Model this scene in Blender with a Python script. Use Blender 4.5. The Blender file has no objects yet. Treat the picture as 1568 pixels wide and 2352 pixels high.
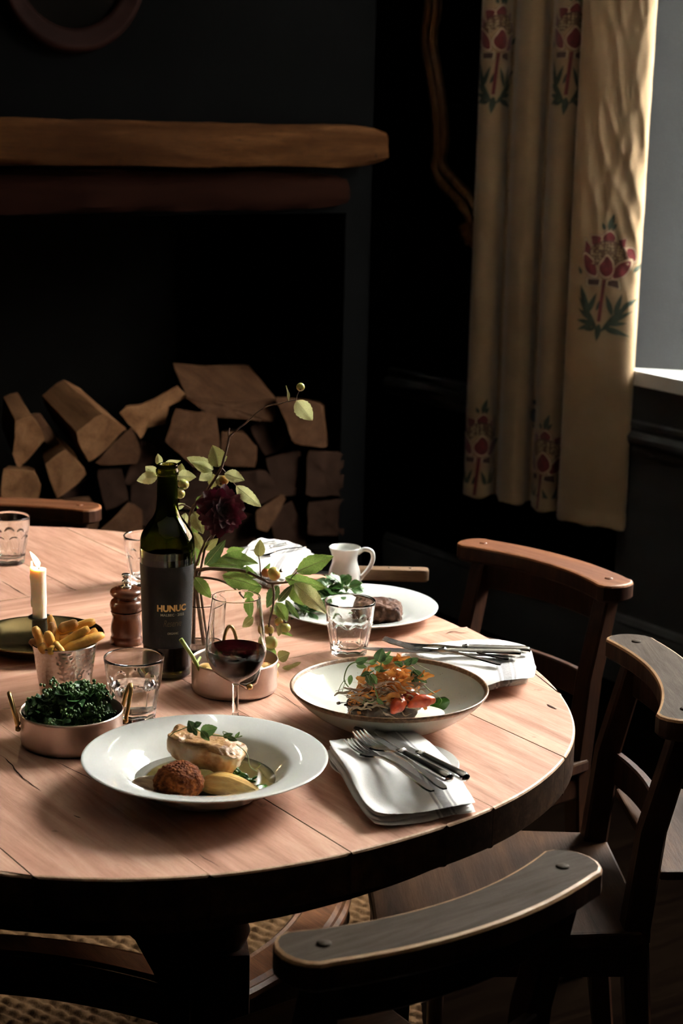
import bpy, bmesh, math, random
import numpy as np
from mathutils import Vector, Matrix, noise
random.seed(7)
scene = bpy.context.scene
COL = scene.collection
R = math.radians

# ------------------------------------------------------------------ camera
FPX, PITCH, ROLL, CZ = 4000.0, R(12.6), R(1.3), 1.60
cam_d = bpy.data.cameras.new('camera')
cam = bpy.data.objects.new('camera', cam_d); COL.objects.link(cam)
cam.matrix_world = Matrix.Translation((0, 0, CZ)) @ Matrix.Rotation(R(90) - PITCH, 4, 'X') @ Matrix.Rotation(ROLL, 4, 'Z')
cam_d.sensor_fit = 'VERTICAL'; cam_d.sensor_height = 36.0; cam_d.sensor_width = 24.0
cam_d.lens = FPX / 2352 * 36.0
cam_d.clip_start = 0.05; cam_d.clip_end = 60
cam_d.dof.use_dof = True; cam_d.dof.focus_distance = 2.50; cam_d.dof.aperture_fstop = 7.1
scene.camera = cam

# ------------------------------------------------------------------ daylight: an overcast sky, seen only through the window
world = bpy.data.worlds.new('overcast_sky'); scene.world = world; world.use_nodes = True
bg = world.node_tree.nodes['Background']
# CIE overcast luminance: three times brighter overhead than at the horizon, dull ground below it
_nt = world.node_tree; _tc = _nt.nodes.new('ShaderNodeTexCoord'); _sp = _nt.nodes.new('ShaderNodeSeparateXYZ'); _rp = _nt.nodes.new('ShaderNodeValToRGB')
_el = _rp.color_ramp.elements; _el[0].position = 0.0; _el[0].color = (.10, .095, .08, 1); _el[1].position = 1.0; _el[1].color = (1.0, .985, .95, 1)
for _p, _c in ((.499, (.10, .095, .08, 1)), (.501, (.333, .328, .317, 1))):
    _e = _el.new(_p); _e.color = _c
_mr = _nt.nodes.new('ShaderNodeMapRange'); _mr.inputs[1].default_value = -1; _mr.inputs[2].default_value = 1
_nt.links.new(_tc.outputs['Generated'], _sp.inputs[0]); _nt.links.new(_sp.outputs[2], _mr.inputs[0]); _nt.links.new(_mr.outputs[0], _rp.inputs[0]); _nt.links.new(_rp.outputs[0], bg.inputs[0])
bg.inputs[1].default_value = 166.0
scene.view_settings.view_transform = 'Standard'; scene.view_settings.look = 'None'
scene.view_settings.gamma = 1.0; scene.view_settings.use_curve_mapping = False
scene.view_settings.exposure = 0.0
scene.cycles.sample_clamp_indirect = 120.0
scene.cycles.max_bounces = 14; scene.cycles.transmission_bounces = 12; scene.cycles.transparent_max_bounces = 16
scene.cycles.diffuse_bounces = 4; scene.cycles.glossy_bounces = 5
scene.cycles.blur_glossy = 0.6

# room frame: local x runs along the fireplace wall to the right, local y goes away from the room
RA = R(34.0); KX, KY = 0.066, 5.16
RM = Matrix.Translation((KX, KY, 0)) @ Matrix.Rotation(RA, 4, 'Z')
RMI = RM.inverted()
WIN_Y0, WIN_Y1, WIN_Z0, WIN_Z1, WIN_X = -.98, -2.50, 0.93, 3.25, 0.92
portal_d = bpy.data.lights.new('window_portal', 'AREA'); portal_d.shape = 'RECTANGLE'
portal_d.size = WIN_Y0 - WIN_Y1; portal_d.size_y = WIN_Z1 - WIN_Z0; portal_d.cycles.is_portal = True
portal = bpy.data.objects.new('window_portal', portal_d); COL.objects.link(portal)

portal.matrix_world = RM @ Matrix.Translation((WIN_X - 0.03, (WIN_Y0 + WIN_Y1) / 2, (WIN_Z0 + WIN_Z1) / 2)) @ Matrix.Rotation(R(90), 4, 'Z') @ Matrix.Rotation(R(90), 4, 'X') @ Matrix.Rotation(R(180), 4, 'X')

# ------------------------------------------------------------------ pixel rays of the photograph, for reading positions off it
def ray(px, py):
    x = px - 784; y = -(py - 1176); c, s = math.cos(ROLL), math.sin(ROLL)
    X = c * x - s * y; Y = s * x + c * y
    return Vector((X, FPX * math.cos(PITCH) + Y * math.sin(PITCH), -FPX * math.sin(PITCH) + Y * math.cos(PITCH)))
def at(px, py, z=0.75):
    d = ray(px, py); t = (z - CZ) / d.z; return Vector((d.x * t, d.y * t, z))
def atY(px, py, Y):
    d = ray(px, py); t = Y / d.y; return Vector((d.x * t, d.y * t, CZ + d.z * t))
def at_room(px, py, axis, val):          # the point of the room frame (local coordinates) on the plane x=val or y=val
    o = RMI @ Vector((0, 0, CZ)); d = RMI.to_3x3() @ ray(px, py)
    k = 'xyz'.index(axis); t = (val - o[k]) / d[k]; return o + d * t

# ------------------------------------------------------------------ mesh helpers
def make(name, V, F, mats, parent=None, smooth=True, mi=None, loc=None, rot=None, scale=None):
    me = bpy.data.meshes.new(name)
    me.from_pydata([tuple(v) for v in V], [], [tuple(f) for f in F])
    for m in (mats if isinstance(mats, (list, tuple)) else [mats]): me.materials.append(m)
    if mi is not None: me.polygons.foreach_set('material_index', mi)
    bm = bmesh.new(); bm.from_mesh(me); bmesh.ops.recalc_face_normals(bm, faces=bm.faces); bm.to_mesh(me); bm.free()
    if smooth: me.polygons.foreach_set('use_smooth', [True] * len(me.polygons))
    me.update()
    return link(name, me, parent, loc, rot, scale)
def link(name, me, parent=None, loc=None, rot=None, scale=None):
    o = bpy.data.objects.new(name, me); COL.objects.link(o)
    if parent is not None: o.parent = parent
    if loc is not None: o.location = loc
    if rot is not None: o.rotation_euler = rot
    if scale is not None: o.scale = scale if hasattr(scale, '__len__') else (scale,) * 3
    return o
def sharp(o, ang=40):
    me = o.data; me.polygons.foreach_set('use_smooth', [True] * len(me.polygons))
    bm = bmesh.new(); bm.from_mesh(me)
    for e in bm.edges:
        e.smooth = len(e.link_faces) == 2 and e.calc_face_angle(0) < R(ang)
    bm.to_mesh(me); bm.free(); return o
def tag(o, label, cat, group=None, kind=None):
    o['label'] = label; o['category'] = cat
    if group: o['group'] = group
    if kind: o['kind'] = kind
    return o
def thing(name, label, cat, loc=(0, 0, 0), rz=0, group=None):
    o = bpy.data.objects.new(name, None); COL.objects.link(o); o.empty_display_size = 0.05
    o.location = loc; o.rotation_euler = (0, 0, rz); return tag(o, label, cat, group)
def struct(o): o['kind'] = 'structure'; return o
class MB:                                  # a little mesh collector
    def __init__(s): s.V = []; s.F = []; s.M = []
    def add(s, V, F, m=0):
        n = len(s.V); s.V += [Vector(v) for v in V]; s.F += [tuple(i + n for i in f) for f in F]; s.M += [m] * len(F); return s
    def build(s, name, mats, parent=None, smooth=True, **k): return make(name, s.V, s.F, mats, parent, smooth, s.M, **k)
def lathe(prof, seg=48, a0=0, a1=2 * math.pi):
    V = []; F = []; full = abs(a1 - a0 - 2 * math.pi) < 1e-6; n = seg if full else seg + 1; rows = []
    for r, z in prof:
        if r < 1e-7: rows.append([len(V)]); V.append((0, 0, z)); continue
        rows.append(list(range(len(V), len(V) + n)))
        for i in range(n):
            a = a0 + (a1 - a0) * i / seg; V.append((r * math.cos(a), r * math.sin(a), z))
    for A, B in zip(rows, rows[1:]):
        for i in range(seg):
            j = (i + 1) % n
            if len(A) == 1 and len(B) == 1: continue
            if len(A) == 1: F.append((A[0], B[i], B[j]))
            elif len(B) == 1: F.append((A[i], A[j], B[0]))
            else: F.append((A[i], A[j], B[j], B[i]))
    return V, F
def smoothprof(P, k=4):                    # Catmull-Rom through profile points
    return [tuple(v) for v in crom([Vector((a, b, 0)) for a, b in P], k, two=True)]
def crom(P, k=6, two=False, closed=False):
    out = []; n = len(P)
    for i in range(n if closed else n - 1):
        g = (lambda j: P[j % n]) if closed else (lambda j: P[min(max(j, 0), n - 1)])
        p0, p1, p2, p3 = g(i - 1), g(i), g(i + 1), g(i + 2)
        for j in range(k):
            t = j / k
            q = 0.5 * (2 * p1 + (p2 - p0) * t + (2 * p0 - 5 * p1 + 4 * p2 - p3) * t * t + (3 * p1 - p0 - 3 * p2 + p3) * t ** 3)
            out.append(q)
    if not closed: out.append(P[-1].copy())
    return [(q.x, q.y) for q in out] if two else out
def tube(P, rad, seg=8, cap=True, flat=None):
    P = [Vector(p) for p in P]; n = len(P); V = []; F = []
    if not hasattr(rad, '__len__'): rad = [rad] * n
    up = None
    for i, p in enumerate(P):
        t = (P[min(i + 1, n - 1)] - P[max(i - 1, 0)]).normalized()
        if up is None:
            up = Vector((0, 0, 1)) if abs(t.z) < .9 else Vector((1, 0, 0))
        b = t.cross(up).normalized(); up = b.cross(t).normalized()
        for j in range(seg):
            a = 2 * math.pi * j / seg
            V.append(p + (b * math.cos(a) + up * math.sin(a) * (flat or 1)) * rad[i])
    for i in range(n - 1):
        for j in range(seg):
            F.append((i * seg + j, i * seg + (j + 1) % seg, (i + 1) * seg + (j + 1) % seg, (i + 1) * seg + j))
    if cap: F.append(tuple(range(seg))); F.append(tuple(range((n - 1) * seg, n * seg)))
    return V, F
def boxv(c, d, rz=0, bev=0.0):
    x, y, z = d[0] / 2, d[1] / 2, d[2] / 2; bm = bmesh.new()
    bmesh.ops.create_cube(bm, size=1.0); bmesh.ops.scale(bm, vec=d, verts=bm.verts)
    if bev: bmesh.ops.bevel(bm, geom=list(bm.edges) + list(bm.verts), offset=bev, segments=2, affect='EDGES', profile=.6)
    bmesh.ops.rotate(bm, cent=(0, 0, 0), matrix=Matrix.Rotation(rz, 3, 'Z'), verts=bm.verts)
    bm.verts.index_update(); V = [v.co + Vector(c) for v in bm.verts]; F = [tuple(v.index for v in f.verts) for f in bm.faces]; bm.free()
    return V, F
def inset(out, d):
    n = len(out); res = []
    A = sum(out[i][0] * out[(i + 1) % n][1] - out[(i + 1) % n][0] * out[i][1] for i in range(n))
    sg = 1 if A > 0 else -1
    for i in range(n):
        a, b, c = Vector(out[i - 1]), Vector(out[i]), Vector(out[(i + 1) % n])
        e1 = (b - a); e2 = (c - b)
        n1 = Vector((-e1.y, e1.x)).normalized() * sg if e1.length > 1e-9 else Vector((0, 0))
        n2 = Vector((-e2.y, e2.x)).normalized() * sg if e2.length > 1e-9 else n1
        m = n1 + n2
        if m.length < 1e-6: m = n1
        m.normalize(); k = 1 / max(.5, m.dot(n1)); dd = d[i] if hasattr(d, '__len__') else d; res.append((b.x + m.x * dd * k, b.y + m.y * dd * k))
    return res
def prism(out, z0, z1, bev=0.002, segs=1):  # bevelled slab: material 0 top, 1 bevel, 2 side/bottom
    n = len(out); V = []; F = []; M = []
    B = bev if hasattr(bev, '__len__') else [bev] * n
    zz = lambda z, k: [z + k * q for q in B]
    ins = inset(out, B)
    rings = [(ins, zz(z0, 0)), (out, zz(z0, 1)), (out, zz(z1, -1))]
    if segs == 2: rings.append((inset(out, [q * .3 for q in B]), zz(z1, -.3)))
    rings.append((ins, zz(z1, 0)))
    for o, z in rings: V += [(x, y, q) for (x, y), q in zip(o, z)]
    for k in range(len(rings) - 1):
        for i in range(n):
            j = (i + 1) % n; F.append((k * n + i, k * n + j, (k + 1) * n + j, (k + 1) * n + i)); M.append(2 if k < 2 else 1)
    F.append(tuple(range(n))); M.append(2)
    F.append(tuple(range((len(rings) - 1) * n, len(rings) * n))); M.append(0)
    return V, F, M
def blob(rx, ry, rz, sub=4, amp=.0, freq=30, seed=0, amp2=0, freq2=90, shape=None):
    bm = bmesh.new(); bmesh.ops.create_icosphere(bm, subdivisions=sub, radius=1.0)
    V = []
    for v in bm.verts:
        c = v.co.copy()
        if shape: c = Vector(shape(c))
        p = Vector((c.x * rx, c.y * ry, c.z * rz)); nn = v.co.normalized()
        off = Vector((seed * 3.1, seed * 7.7, seed * 1.3))
        d = amp * noise.noise(p * freq + off) + amp2 * noise.noise(p * freq2 + off * 2)
        V.append(p + nn * d)
    bm.verts.index_update(); F = [tuple(v.index for v in f.verts) for f in bm.faces]; bm.free()
    return V, F
def xf(V, M): return [M @ Vector(v) for v in V]

# ------------------------------------------------------------------ materials
def newmat(name):
    m = bpy.data.materials.new(name); m.use_nodes = True
    nt = m.node_tree; return m, nt, nt.nodes['Principled BSDF']
def N(nt, t, **k):
    n = nt.nodes.new(t)
    for a, b in k.items():
        if a.startswith('i_'): n.inputs[a[2:].replace('_', ' ')].default_value = b
        else: setattr(n, a, b)
    return n
def ramp(nt, fac, stops):
    r = nt.nodes.new('ShaderNodeValToRGB'); el = r.color_ramp.elements
    while len(el) < len(stops): el.new(0.5)
    for e, (p, c) in zip(el, stops): e.position = p; e.color = (*c, 1) if len(c) == 3 else c
    nt.links.new(fac, r.inputs[0]); return r.outputs[0]
def coords(nt, scale=(1, 1, 1), rot=(0, 0, 0), rnd=True):
    tc = N(nt, 'ShaderNodeTexCoord'); mp = N(nt, 'ShaderNodeMapping')
    mp.inputs['Scale'].default_value = scale; mp.inputs['Rotation'].default_value = rot
    if rnd:
        oi = N(nt, 'ShaderNodeObjectInfo'); mu = N(nt, 'ShaderNodeVectorMath', operation='SCALE'); mu.inputs[0].default_value = (3.1, 2.3, 4.7)
        nt.links.new(oi.outputs['Random'], mu.inputs['Scale']); ad = N(nt, 'ShaderNodeVectorMath', operation='ADD')
        nt.links.new(tc.outputs['Object'], ad.inputs[0]); nt.links.new(mu.outputs[0], ad.inputs[1]); nt.links.new(ad.outputs[0], mp.inputs[0])
    else: nt.links.new(tc.outputs['Object'], mp.inputs[0])
    return mp.outputs[0]
def noisetex(nt, vec, scale, detail=4, rough=.55, dist=0):
    n = N(nt, 'ShaderNodeTexNoise'); n.inputs['Scale'].default_value = scale; n.inputs['Detail'].default_value = detail
    n.inputs['Roughness'].default_value = rough; n.inputs['Distortion'].default_value = dist
    nt.links.new(vec, n.inputs['Vector']); return n.outputs[0]
def bump(nt, h, bsdf, strength=.3, dist=.002):
    b = N(nt, 'ShaderNodeBump'); b.inputs['Strength'].default_value = strength; b.inputs['Distance'].default_value = dist
    nt.links.new(h, b.inputs['Height']); nt.links.new(b.outputs[0], bsdf.inputs['Normal']); return b
def mixc(nt, f, a, b, mode='MIX'):
    m = N(nt, 'ShaderNodeMix', data_type='RGBA', blend_type=mode)
    for s, v in ((m.inputs[0], f), (m.inputs[6], a), (m.inputs[7], b)):
        if hasattr(v, 'is_linked') or hasattr(v, 'links'): nt.links.new(v, s)
        else: s.default_value = v if not hasattr(v, '__len__') else (*v, 1) if len(v) == 3 else v
    return m.outputs[2]
def plain(name, col, rough=.5, metal=0, spec=.5, var=.0, vs=20, bmp=0, bs=60, bd=.001, **k):
    m, nt, b = newmat(name); b.inputs['Base Color'].default_value = (*col, 1); b.inputs['Roughness'].default_value = rough
    b.inputs['Metallic'].default_value = metal; b.inputs['Specular IOR Level'].default_value = spec
    for a, v in k.items(): b.inputs[a.replace('_', ' ')].default_value = v
    if var or bmp: vec = coords(nt)
    if var:
        f = noisetex(nt, vec, vs, 5)
        lo = tuple(max(0, c * (1 - var)) for c in col); hi = tuple(min(1, c * (1 + var)) for c in col)
        nt.links.new(ramp(nt, f, [(.3, lo), (.7, hi)]), b.inputs['Base Color'])
    if bmp: bump(nt, noisetex(nt, vec, bs, 4), b, bmp, bd)
    return m
def ramped(name, stops, scale=20, rough=.5, detail=6, bmp=.3, bs=80, bd=.001, stretch=(1, 1, 1), dist=0, spec=.5, sss=0, sheen=0, transl=0):
    m, nt, b = newmat(name); vec = coords(nt, stretch)
    f = noisetex(nt, vec, scale, detail, .6, dist); c = ramp(nt, f, stops); nt.links.new(c, b.inputs['Base Color'])
    b.inputs['Roughness'].default_value = rough; b.inputs['Specular IOR Level'].default_value = spec
    if sss: b.inputs['Subsurface Weight'].default_value = sss; b.inputs['Subsurface Radius'].default_value = (.01, .006, .003); b.inputs['Subsurface Scale'].default_value = .5
    if sheen: b.inputs['Sheen Weight'].default_value = sheen
    if bmp: bump(nt, noisetex(nt, vec, bs, 5), b, bmp, bd)
    if transl:
        tr = N(nt, 'ShaderNodeBsdfTranslucent'); nt.links.new(c, tr.inputs[0]); mx = N(nt, 'ShaderNodeMixShader'); mx.inputs[0].default_value = transl
        nt.links.new(b.outputs[0], mx.inputs[1]); nt.links.new(tr.outputs[0], mx.inputs[2]); nt.links.new(mx.outputs[0], nt.nodes['Material Output'].inputs[0])
    return m
def wood(name, dark, mid, light, grain=14, along='x', rough=.5, blotch=.35, blotch_col=None, streak=.6, spec=.2, bmp=.25, knots=0.0):
    m, nt, b = newmat(name)
    st = {'x': (.10, 1, 1), 'y': (1, .10, 1), 'z': (1, 1, .10)}[along]
    vec = coords(nt, st); vec1 = coords(nt, (1, 1, 1))
    g = noisetex(nt, vec, grain * 3, 8, .65, .6)
    c = ramp(nt, g, [(.28, dark), (.5, mid), (.72, light)])
    fine = noisetex(nt, vec, grain * 22, 4, .7)
    c = mixc(nt, ramp(nt, fine, [(.30, (streak,) * 3), (.52, (0, 0, 0))]), c, dark)
    if blotch:
        f = noisetex(nt, vec1, 4.5, 4, .6, .3)
        c = mixc(nt, ramp(nt, f, [(.42, (0, 0, 0)), (.72, (blotch,) * 3)]), c, blotch_col or dark)
    if knots:
        f = noisetex(nt, vec1, 34, 3, .5); c = mixc(nt, ramp(nt, f, [(.70, (0, 0, 0)), (.76, (knots,) * 3)]), c, tuple(x * .5 for x in dark))
    nt.links.new(c, b.inputs['Base Color']); b.inputs['Roughness'].default_value = rough; b.inputs['Specular IOR Level'].default_value = spec
    rr = ramp(nt, g, [(.3, (rough + .1,) * 3), (.7, (rough - .08,) * 3)]); nt.links.new(rr, b.inputs['Roughness'])
    bump(nt, fine, b, bmp, .0015)
    return m
def glassy(name, col=(1, 1, 1), rough=0.0, ior=1.48):
    m, nt, b = newmat(name); g = N(nt, 'ShaderNodeBsdfGlass'); g.inputs[0].default_value = (*col, 1); g.inputs[1].default_value = rough; g.inputs[2].default_value = ior
    nt.links.new(g.outputs[0], nt.nodes['Material Output'].inputs[0]); nt.nodes.remove(b); return m
def metal(name, col, rough=.25, dent=0, dscale=160, bd=.002, var=.25):
    m, nt, b = newmat(name); b.inputs['Metallic'].default_value = 1; vec = coords(nt)
    f = noisetex(nt, vec, 30, 6); nt.links.new(ramp(nt, f, [(.3, tuple(c * (1 - var) for c in col)), (.7, col)]), b.inputs['Base Color'])
    nt.links.new(ramp(nt, noisetex(nt, vec, 60, 5), [(.3, (rough * .92,) * 3), (.7, (rough * 1.12,) * 3)]), b.inputs['Roughness'])
    if dent:
        v = N(nt, 'ShaderNodeTexVoronoi', feature='SMOOTH_F1'); v.inputs['Scale'].default_value = dscale; v.inputs['Smoothness'].default_value = .7; v.inputs['Randomness'].default_value = .7; nt.links.new(vec, v.inputs['Vector'])
        bump(nt, v.outputs['Distance'], b, dent, bd)
    return m

M = {}
M['table'] = wood('scrubbed_table_wood', (.25, .105, .062), (.50, .275, .195), (.63, .405, .295), 9, 'x', .52, .5, (.40, .185, .125), .35, .3, .2, .5)
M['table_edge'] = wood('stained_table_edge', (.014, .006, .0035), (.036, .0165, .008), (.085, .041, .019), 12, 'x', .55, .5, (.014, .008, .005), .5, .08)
M['table_rim'] = wood('worn_table_rim', (.35, .20, .12), (.55, .36, .24), (.66, .48, .34), 12, 'x', .5, .3)
M['base'] = wood('dark_base_wood', (.012, .005, .003), (.035, .014, .008), (.06, .026, .013), 14, 'z', .38, .3)
M['base_lit'] = wood('lit_stretcher_wood', (.06, .024, .012), (.13, .055, .026), (.20, .09, .042), 14, 'x', .35, .3)  # paler copy of the base wood: light on stretcher tops put into colour
M['chair'] = wood('dark_chair_wood', (.014, .0045, .0022), (.036, .0125, .006), (.062, .024, .011), 14, 'z', .42, .3)
M['seat'] = wood('brown_seat_wood', (.015, .0062, .003), (.036, .0165, .0078), (.064, .031, .0148), 12, 'x', .5, .4, None, .5, .06)
M['rail'] = wood('greyed_rail_top', (.030, .0205, .0138), (.047, .0345, .0245), (.066, .049, .036), 30, 'x', .62, .3, (.026, .018, .013), .3, .04)
M['rail_red'] = wood('reddish_rail_top', (.07, .022, .009), (.12, .042, .018), (.17, .066, .028), 14, 'x', .42, .3)
M['worn_red'] = wood('worn_reddish_edge', (.12, .042, .016), (.21, .08, .032), (.30, .125, .052), 20, 'x', .5, .4, (.08, .03, .012))
M['worn'] = wood('worn_edge_wood', (.22, .11, .05), (.38, .22, .11), (.50, .33, .19), 20, 'x', .5, .4, (.10, .06, .035))
M['wall'] = plain('charcoal_wall', (.0014, .0014, .0014), .9, spec=.0, var=.15, vs=3, bmp=.15, bs=180, bd=.001)  # kept near black; shade on the chimney breast is put into this colour
M['wall_black'] = plain('near_black', (.0016, .0014, .0012), .95, spec=.0, var=.3, vs=6)  # near-black tone for the hearth recess and the frame backing
M['jamb'] = plain('grey_reveal_plaster', (.040, .0415, .043), .75, spec=.15, var=.05, vs=4, bmp=.25, bs=140, bd=.002)
M['panel'] = plain('dark_grey_panel', (.055, .058, .06), .6, spec=.25, var=.12, vs=5, bmp=.1, bs=90)
M['sill'] = plain('white_sill_paint', (.74, .73, .68), .45, var=.04, vs=6, bmp=.08, bs=50)
M['ceiling'] = plain('white_ceiling', (.72, .70, .66), .9, var=.1)
M['floor'] = wood('dark_floorboards', (.0008, .0004, .0003), (.0018, .001, .0006), (.003, .0017, .001), 8, 'x', .6, .3, None, .5, .0)  # darkened: the shadow among the chairs is put into the floor colour
M['beam'] = wood('old_beam_wood', (.008, .0026, .0008), (.021, .0080, .0024), (.040, .0165, .0055), 9, 'x', .9, .45, (.008, .0025, .001), .7, .02, .6, .8)  # mantel and lintel tones darkened in place of shade over the fireplace
M['beam2'] = wood('dark_lintel_wood', (.0022, .0007, .0004), (.0052, .0016, .0009), (.0085, .0028, .0016), 9, 'x', .9, .4, (.002, .0006, .0004), .7, .01, .6, .8)

# ================================================================== the room
M['sky_block'] = plain('blocker_brick', (.20, .14, .11), .9, var=.2, vs=2)
def room_obj(o): o.matrix_world = RM; return o
def extr(name, polys, mats, fmat=None):
    b = MB()
    for out, z0, z1 in polys:
        V, F, m = prism(out, z0, z1, .0008); b.add(V, F, 0)
    o = b.build(name, mats, smooth=False); room_obj(o); return struct(o)
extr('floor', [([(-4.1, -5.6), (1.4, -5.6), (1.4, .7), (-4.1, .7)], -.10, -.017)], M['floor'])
extr('ceiling', [([(-4.1, -5.6), (1.4, -5.6), (1.4, .7), (-4.1, .7)], 3.4, 3.5)], M['ceiling'])
OX = -.088                                  # right side of the fireplace opening
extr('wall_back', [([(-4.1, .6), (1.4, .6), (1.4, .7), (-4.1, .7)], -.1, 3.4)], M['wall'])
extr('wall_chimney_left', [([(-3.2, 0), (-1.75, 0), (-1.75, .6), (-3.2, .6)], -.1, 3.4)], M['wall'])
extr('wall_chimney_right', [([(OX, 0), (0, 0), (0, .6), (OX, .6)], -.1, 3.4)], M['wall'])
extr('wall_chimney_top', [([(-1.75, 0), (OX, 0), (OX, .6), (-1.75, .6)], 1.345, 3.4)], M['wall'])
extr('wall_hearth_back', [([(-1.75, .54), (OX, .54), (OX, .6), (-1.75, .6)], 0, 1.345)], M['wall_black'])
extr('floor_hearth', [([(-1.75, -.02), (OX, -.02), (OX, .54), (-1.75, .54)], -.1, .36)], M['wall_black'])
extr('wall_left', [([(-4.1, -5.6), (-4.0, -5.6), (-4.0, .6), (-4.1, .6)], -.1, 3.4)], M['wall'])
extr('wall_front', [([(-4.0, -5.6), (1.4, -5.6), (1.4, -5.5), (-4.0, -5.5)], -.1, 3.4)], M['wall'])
# unseen building block, added outside to cut off the low sky at the window
extr('wall_sky_blocker', [([(9.0, -16), (12.0, -16), (12.0, 12), (9.0, 12)], -.6, 5.7)], M['sky_block'])
WX = .52
rw = extr('wall_right', [([(WX, .6), (WX, -.56), (WIN_X, WIN_Y0), (1.1, WIN_Y0), (1.1, .6)], 0, 3.4),
                    ([(WX, -5.5), (1.1, -5.5), (1.1, WIN_Y1), (WIN_X, WIN_Y1), (WX, -2.94)], 0, 3.4),
                    ([(WX, -.56), (WX, -2.94), (WIN_X, WIN_Y1), (1.1, WIN_Y1), (1.1, WIN_Y0), (WIN_X, WIN_Y0)], 0, .885),
                    ([(WX, -.56), (WX, -2.94), (WIN_X, WIN_Y1), (1.1, WIN_Y1), (1.1, WIN_Y0), (WIN_X, WIN_Y0)], WIN_Z1, 3.4)], [M['wall'], M['jamb'], M['panel']])
for p in rw.data.polygons:                  # the splayed reveals are coloured paler than the wall, as is the panelling under the sill
    n = p.normal; c = p.center
    if .3 < abs(n.x) < .95 and .3 < abs(n.y) < .95 and abs(n.z) < .1: p.material_index = 1
    elif c.z < .6 and c.x < .6: p.material_index = 2
fr = [(WX - .015, -.54)] + [(WX - .015 - .05 * math.sin(math.pi * i / 20), -.54 - (2.42) * i / 20) for i in range(1, 20)] + [(WX - .015, -2.96)]
extr('trim_1', [(fr[::-1] + [(WX + .005, -.555), (WIN_X, WIN_Y0), (WIN_X + .02, WIN_Y0), (WIN_X + .02, WIN_Y1), (WIN_X, WIN_Y1), (WX + .005, -2.945)], .888, .93)], M['sill'])
def moulding(name, prof, y0, y1, m):        # a profile (depth, z) run along the right wall
    V = []; n = len(prof)
    for y in (y0, y1): V += [(WX - d, y, z) for d, z in prof]
    F = [(i, (i + 1) % n, n + (i + 1) % n, n + i) for i in range(n)] + [tuple(range(n)), tuple(range(n, 2 * n))]
    o = make(name, V, F, m, smooth=False); sharp(o, 30); room_obj(o); return struct(o)
moulding('trim_2', [(0, .69), (.012, .69), (.016, .70), (.014, .712), (.022, .716), (.032, .728), (.034, .742), (.026, .752), (.014, .756), (.012, .766), (.02, .77), (.02, .782), (0, .786)], .6, -5.4, M['panel'])
moulding('baseboard_right', [(0, 0), (.022, 0), (.022, .165), (.016, .178), (.018, .186), (.01, .20), (0, .205)], .6, -5.4, M['panel'])

# the window: painted frame, glazing bars, one pane for each light
wt = bpy.data.objects.new('window_1', None); COL.objects.link(wt); wt.matrix_world = RM; struct(wt)
wy0, wy1 = WIN_Y0, WIN_Y1; ym = (wy0 + wy1) / 2
b = MB()
for yy in (wy0 - .03, wy1 + .03): b.add(*boxv((WIN_X + .05, yy, (WIN_Z0 + WIN_Z1) / 2), (.07, .06, WIN_Z1 - WIN_Z0), 0, .004))
for zz in (WIN_Z0 + .035, WIN_Z1 - .035): b.add(*boxv((WIN_X + .05, ym, zz), (.07, abs(wy1 - wy0), .07), 0, .004))
b.build('window_frame', M['sill'], wt, False)
cols = [wy0 - .06 - (abs(wy1 - wy0) - .12) * i / 3 for i in range(4)]; rows = [WIN_Z0 + .07 + (WIN_Z1 - WIN_Z0 - .14) * i / 5 for i in range(6)]
for y in cols[1:3]: make('glazing_bar', *boxv((WIN_X + .05, y, (WIN_Z0 + WIN_Z1) / 2), (.035, .026, WIN_Z1 - WIN_Z0 - .14), 0, .003), M['sill'], wt, False)
for z in rows[1:5]: make('glazing_bar', *boxv((WIN_X + .05, ym, z), (.033, abs(wy1 - wy0) - .12, .026), 0, .003), M['sill'], wt, False)
m, nt, bs = newmat('window_glass'); tr = N(nt, 'ShaderNodeBsdfTransparent'); tr.inputs[0].default_value = (.97, .98, .97, 1); gl = N(nt, 'ShaderNodeBsdfGlossy'); gl.inputs['Roughness'].default_value = .02
mx = N(nt, 'ShaderNodeMixShader'); mx.inputs[0].default_value = .06; nt.links.new(tr.outputs[0], mx.inputs[1]); nt.links.new(gl.outputs[0], mx.inputs[2]); nt.links.new(mx.outputs[0], nt.nodes['Material Output'].inputs[0]); M['pane'] = m
for i in range(3):
    for j in range(5):
        make('pane', *boxv((WIN_X + .05, (cols[i] + cols[i + 1]) / 2, (rows[j] + rows[j + 1]) / 2), (.004, abs(cols[i + 1] - cols[i]) - .02, rows[j + 1] - rows[j] - .02)), M['pane'], wt, False)

# mantel beams
def beam(name, x0, x1, y0, y1, z0, z1, m, label, seed, taper=0):
    n = 46; V = []; F = []; prof = [(0, 0), (0, .18), (0, .5), (0, .82), (0, 1), (.5, 1), (1, 1), (1, .5), (1, 0), (.5, 0)]
    for i in range(n + 1):
        x = x0 + (x1 - x0) * i / n; e = min(1, (n - i) / 3.0) ; k = 1 - .35 * (1 - e) ** 2
        for (u, w) in prof:
            zc = (z0 + z1) / 2; hz = (z1 - z0) / 2 * k * (1 - taper * i / n)
            y = y0 + (y1 - y0) * u + (.012 if (w in (0, 1) and u == 0) else 0)
            z = zc + (w * 2 - 1) * hz
            d = noise.noise(Vector((x * 4, w * 3 + seed, u * 2))) * .008 + noise.noise(Vector((x * 14, w * 7 + seed, u * 3))) * .003
            V.append((x, y - d, z + d * (1 if w > .5 else -1)))
    k = len(prof)
    for i in range(n):
        for j in range(k): F.append((i * k + j, i * k + (j + 1) % k, (i + 1) * k + (j + 1) % k, (i + 1) * k + j))
    F += [tuple(range(k)), tuple(range(n * k, (n + 1) * k))]
    o = make(name, V, F, m); sharp(o, 50); room_obj(o); return tag(o, label, 'beam')
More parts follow.
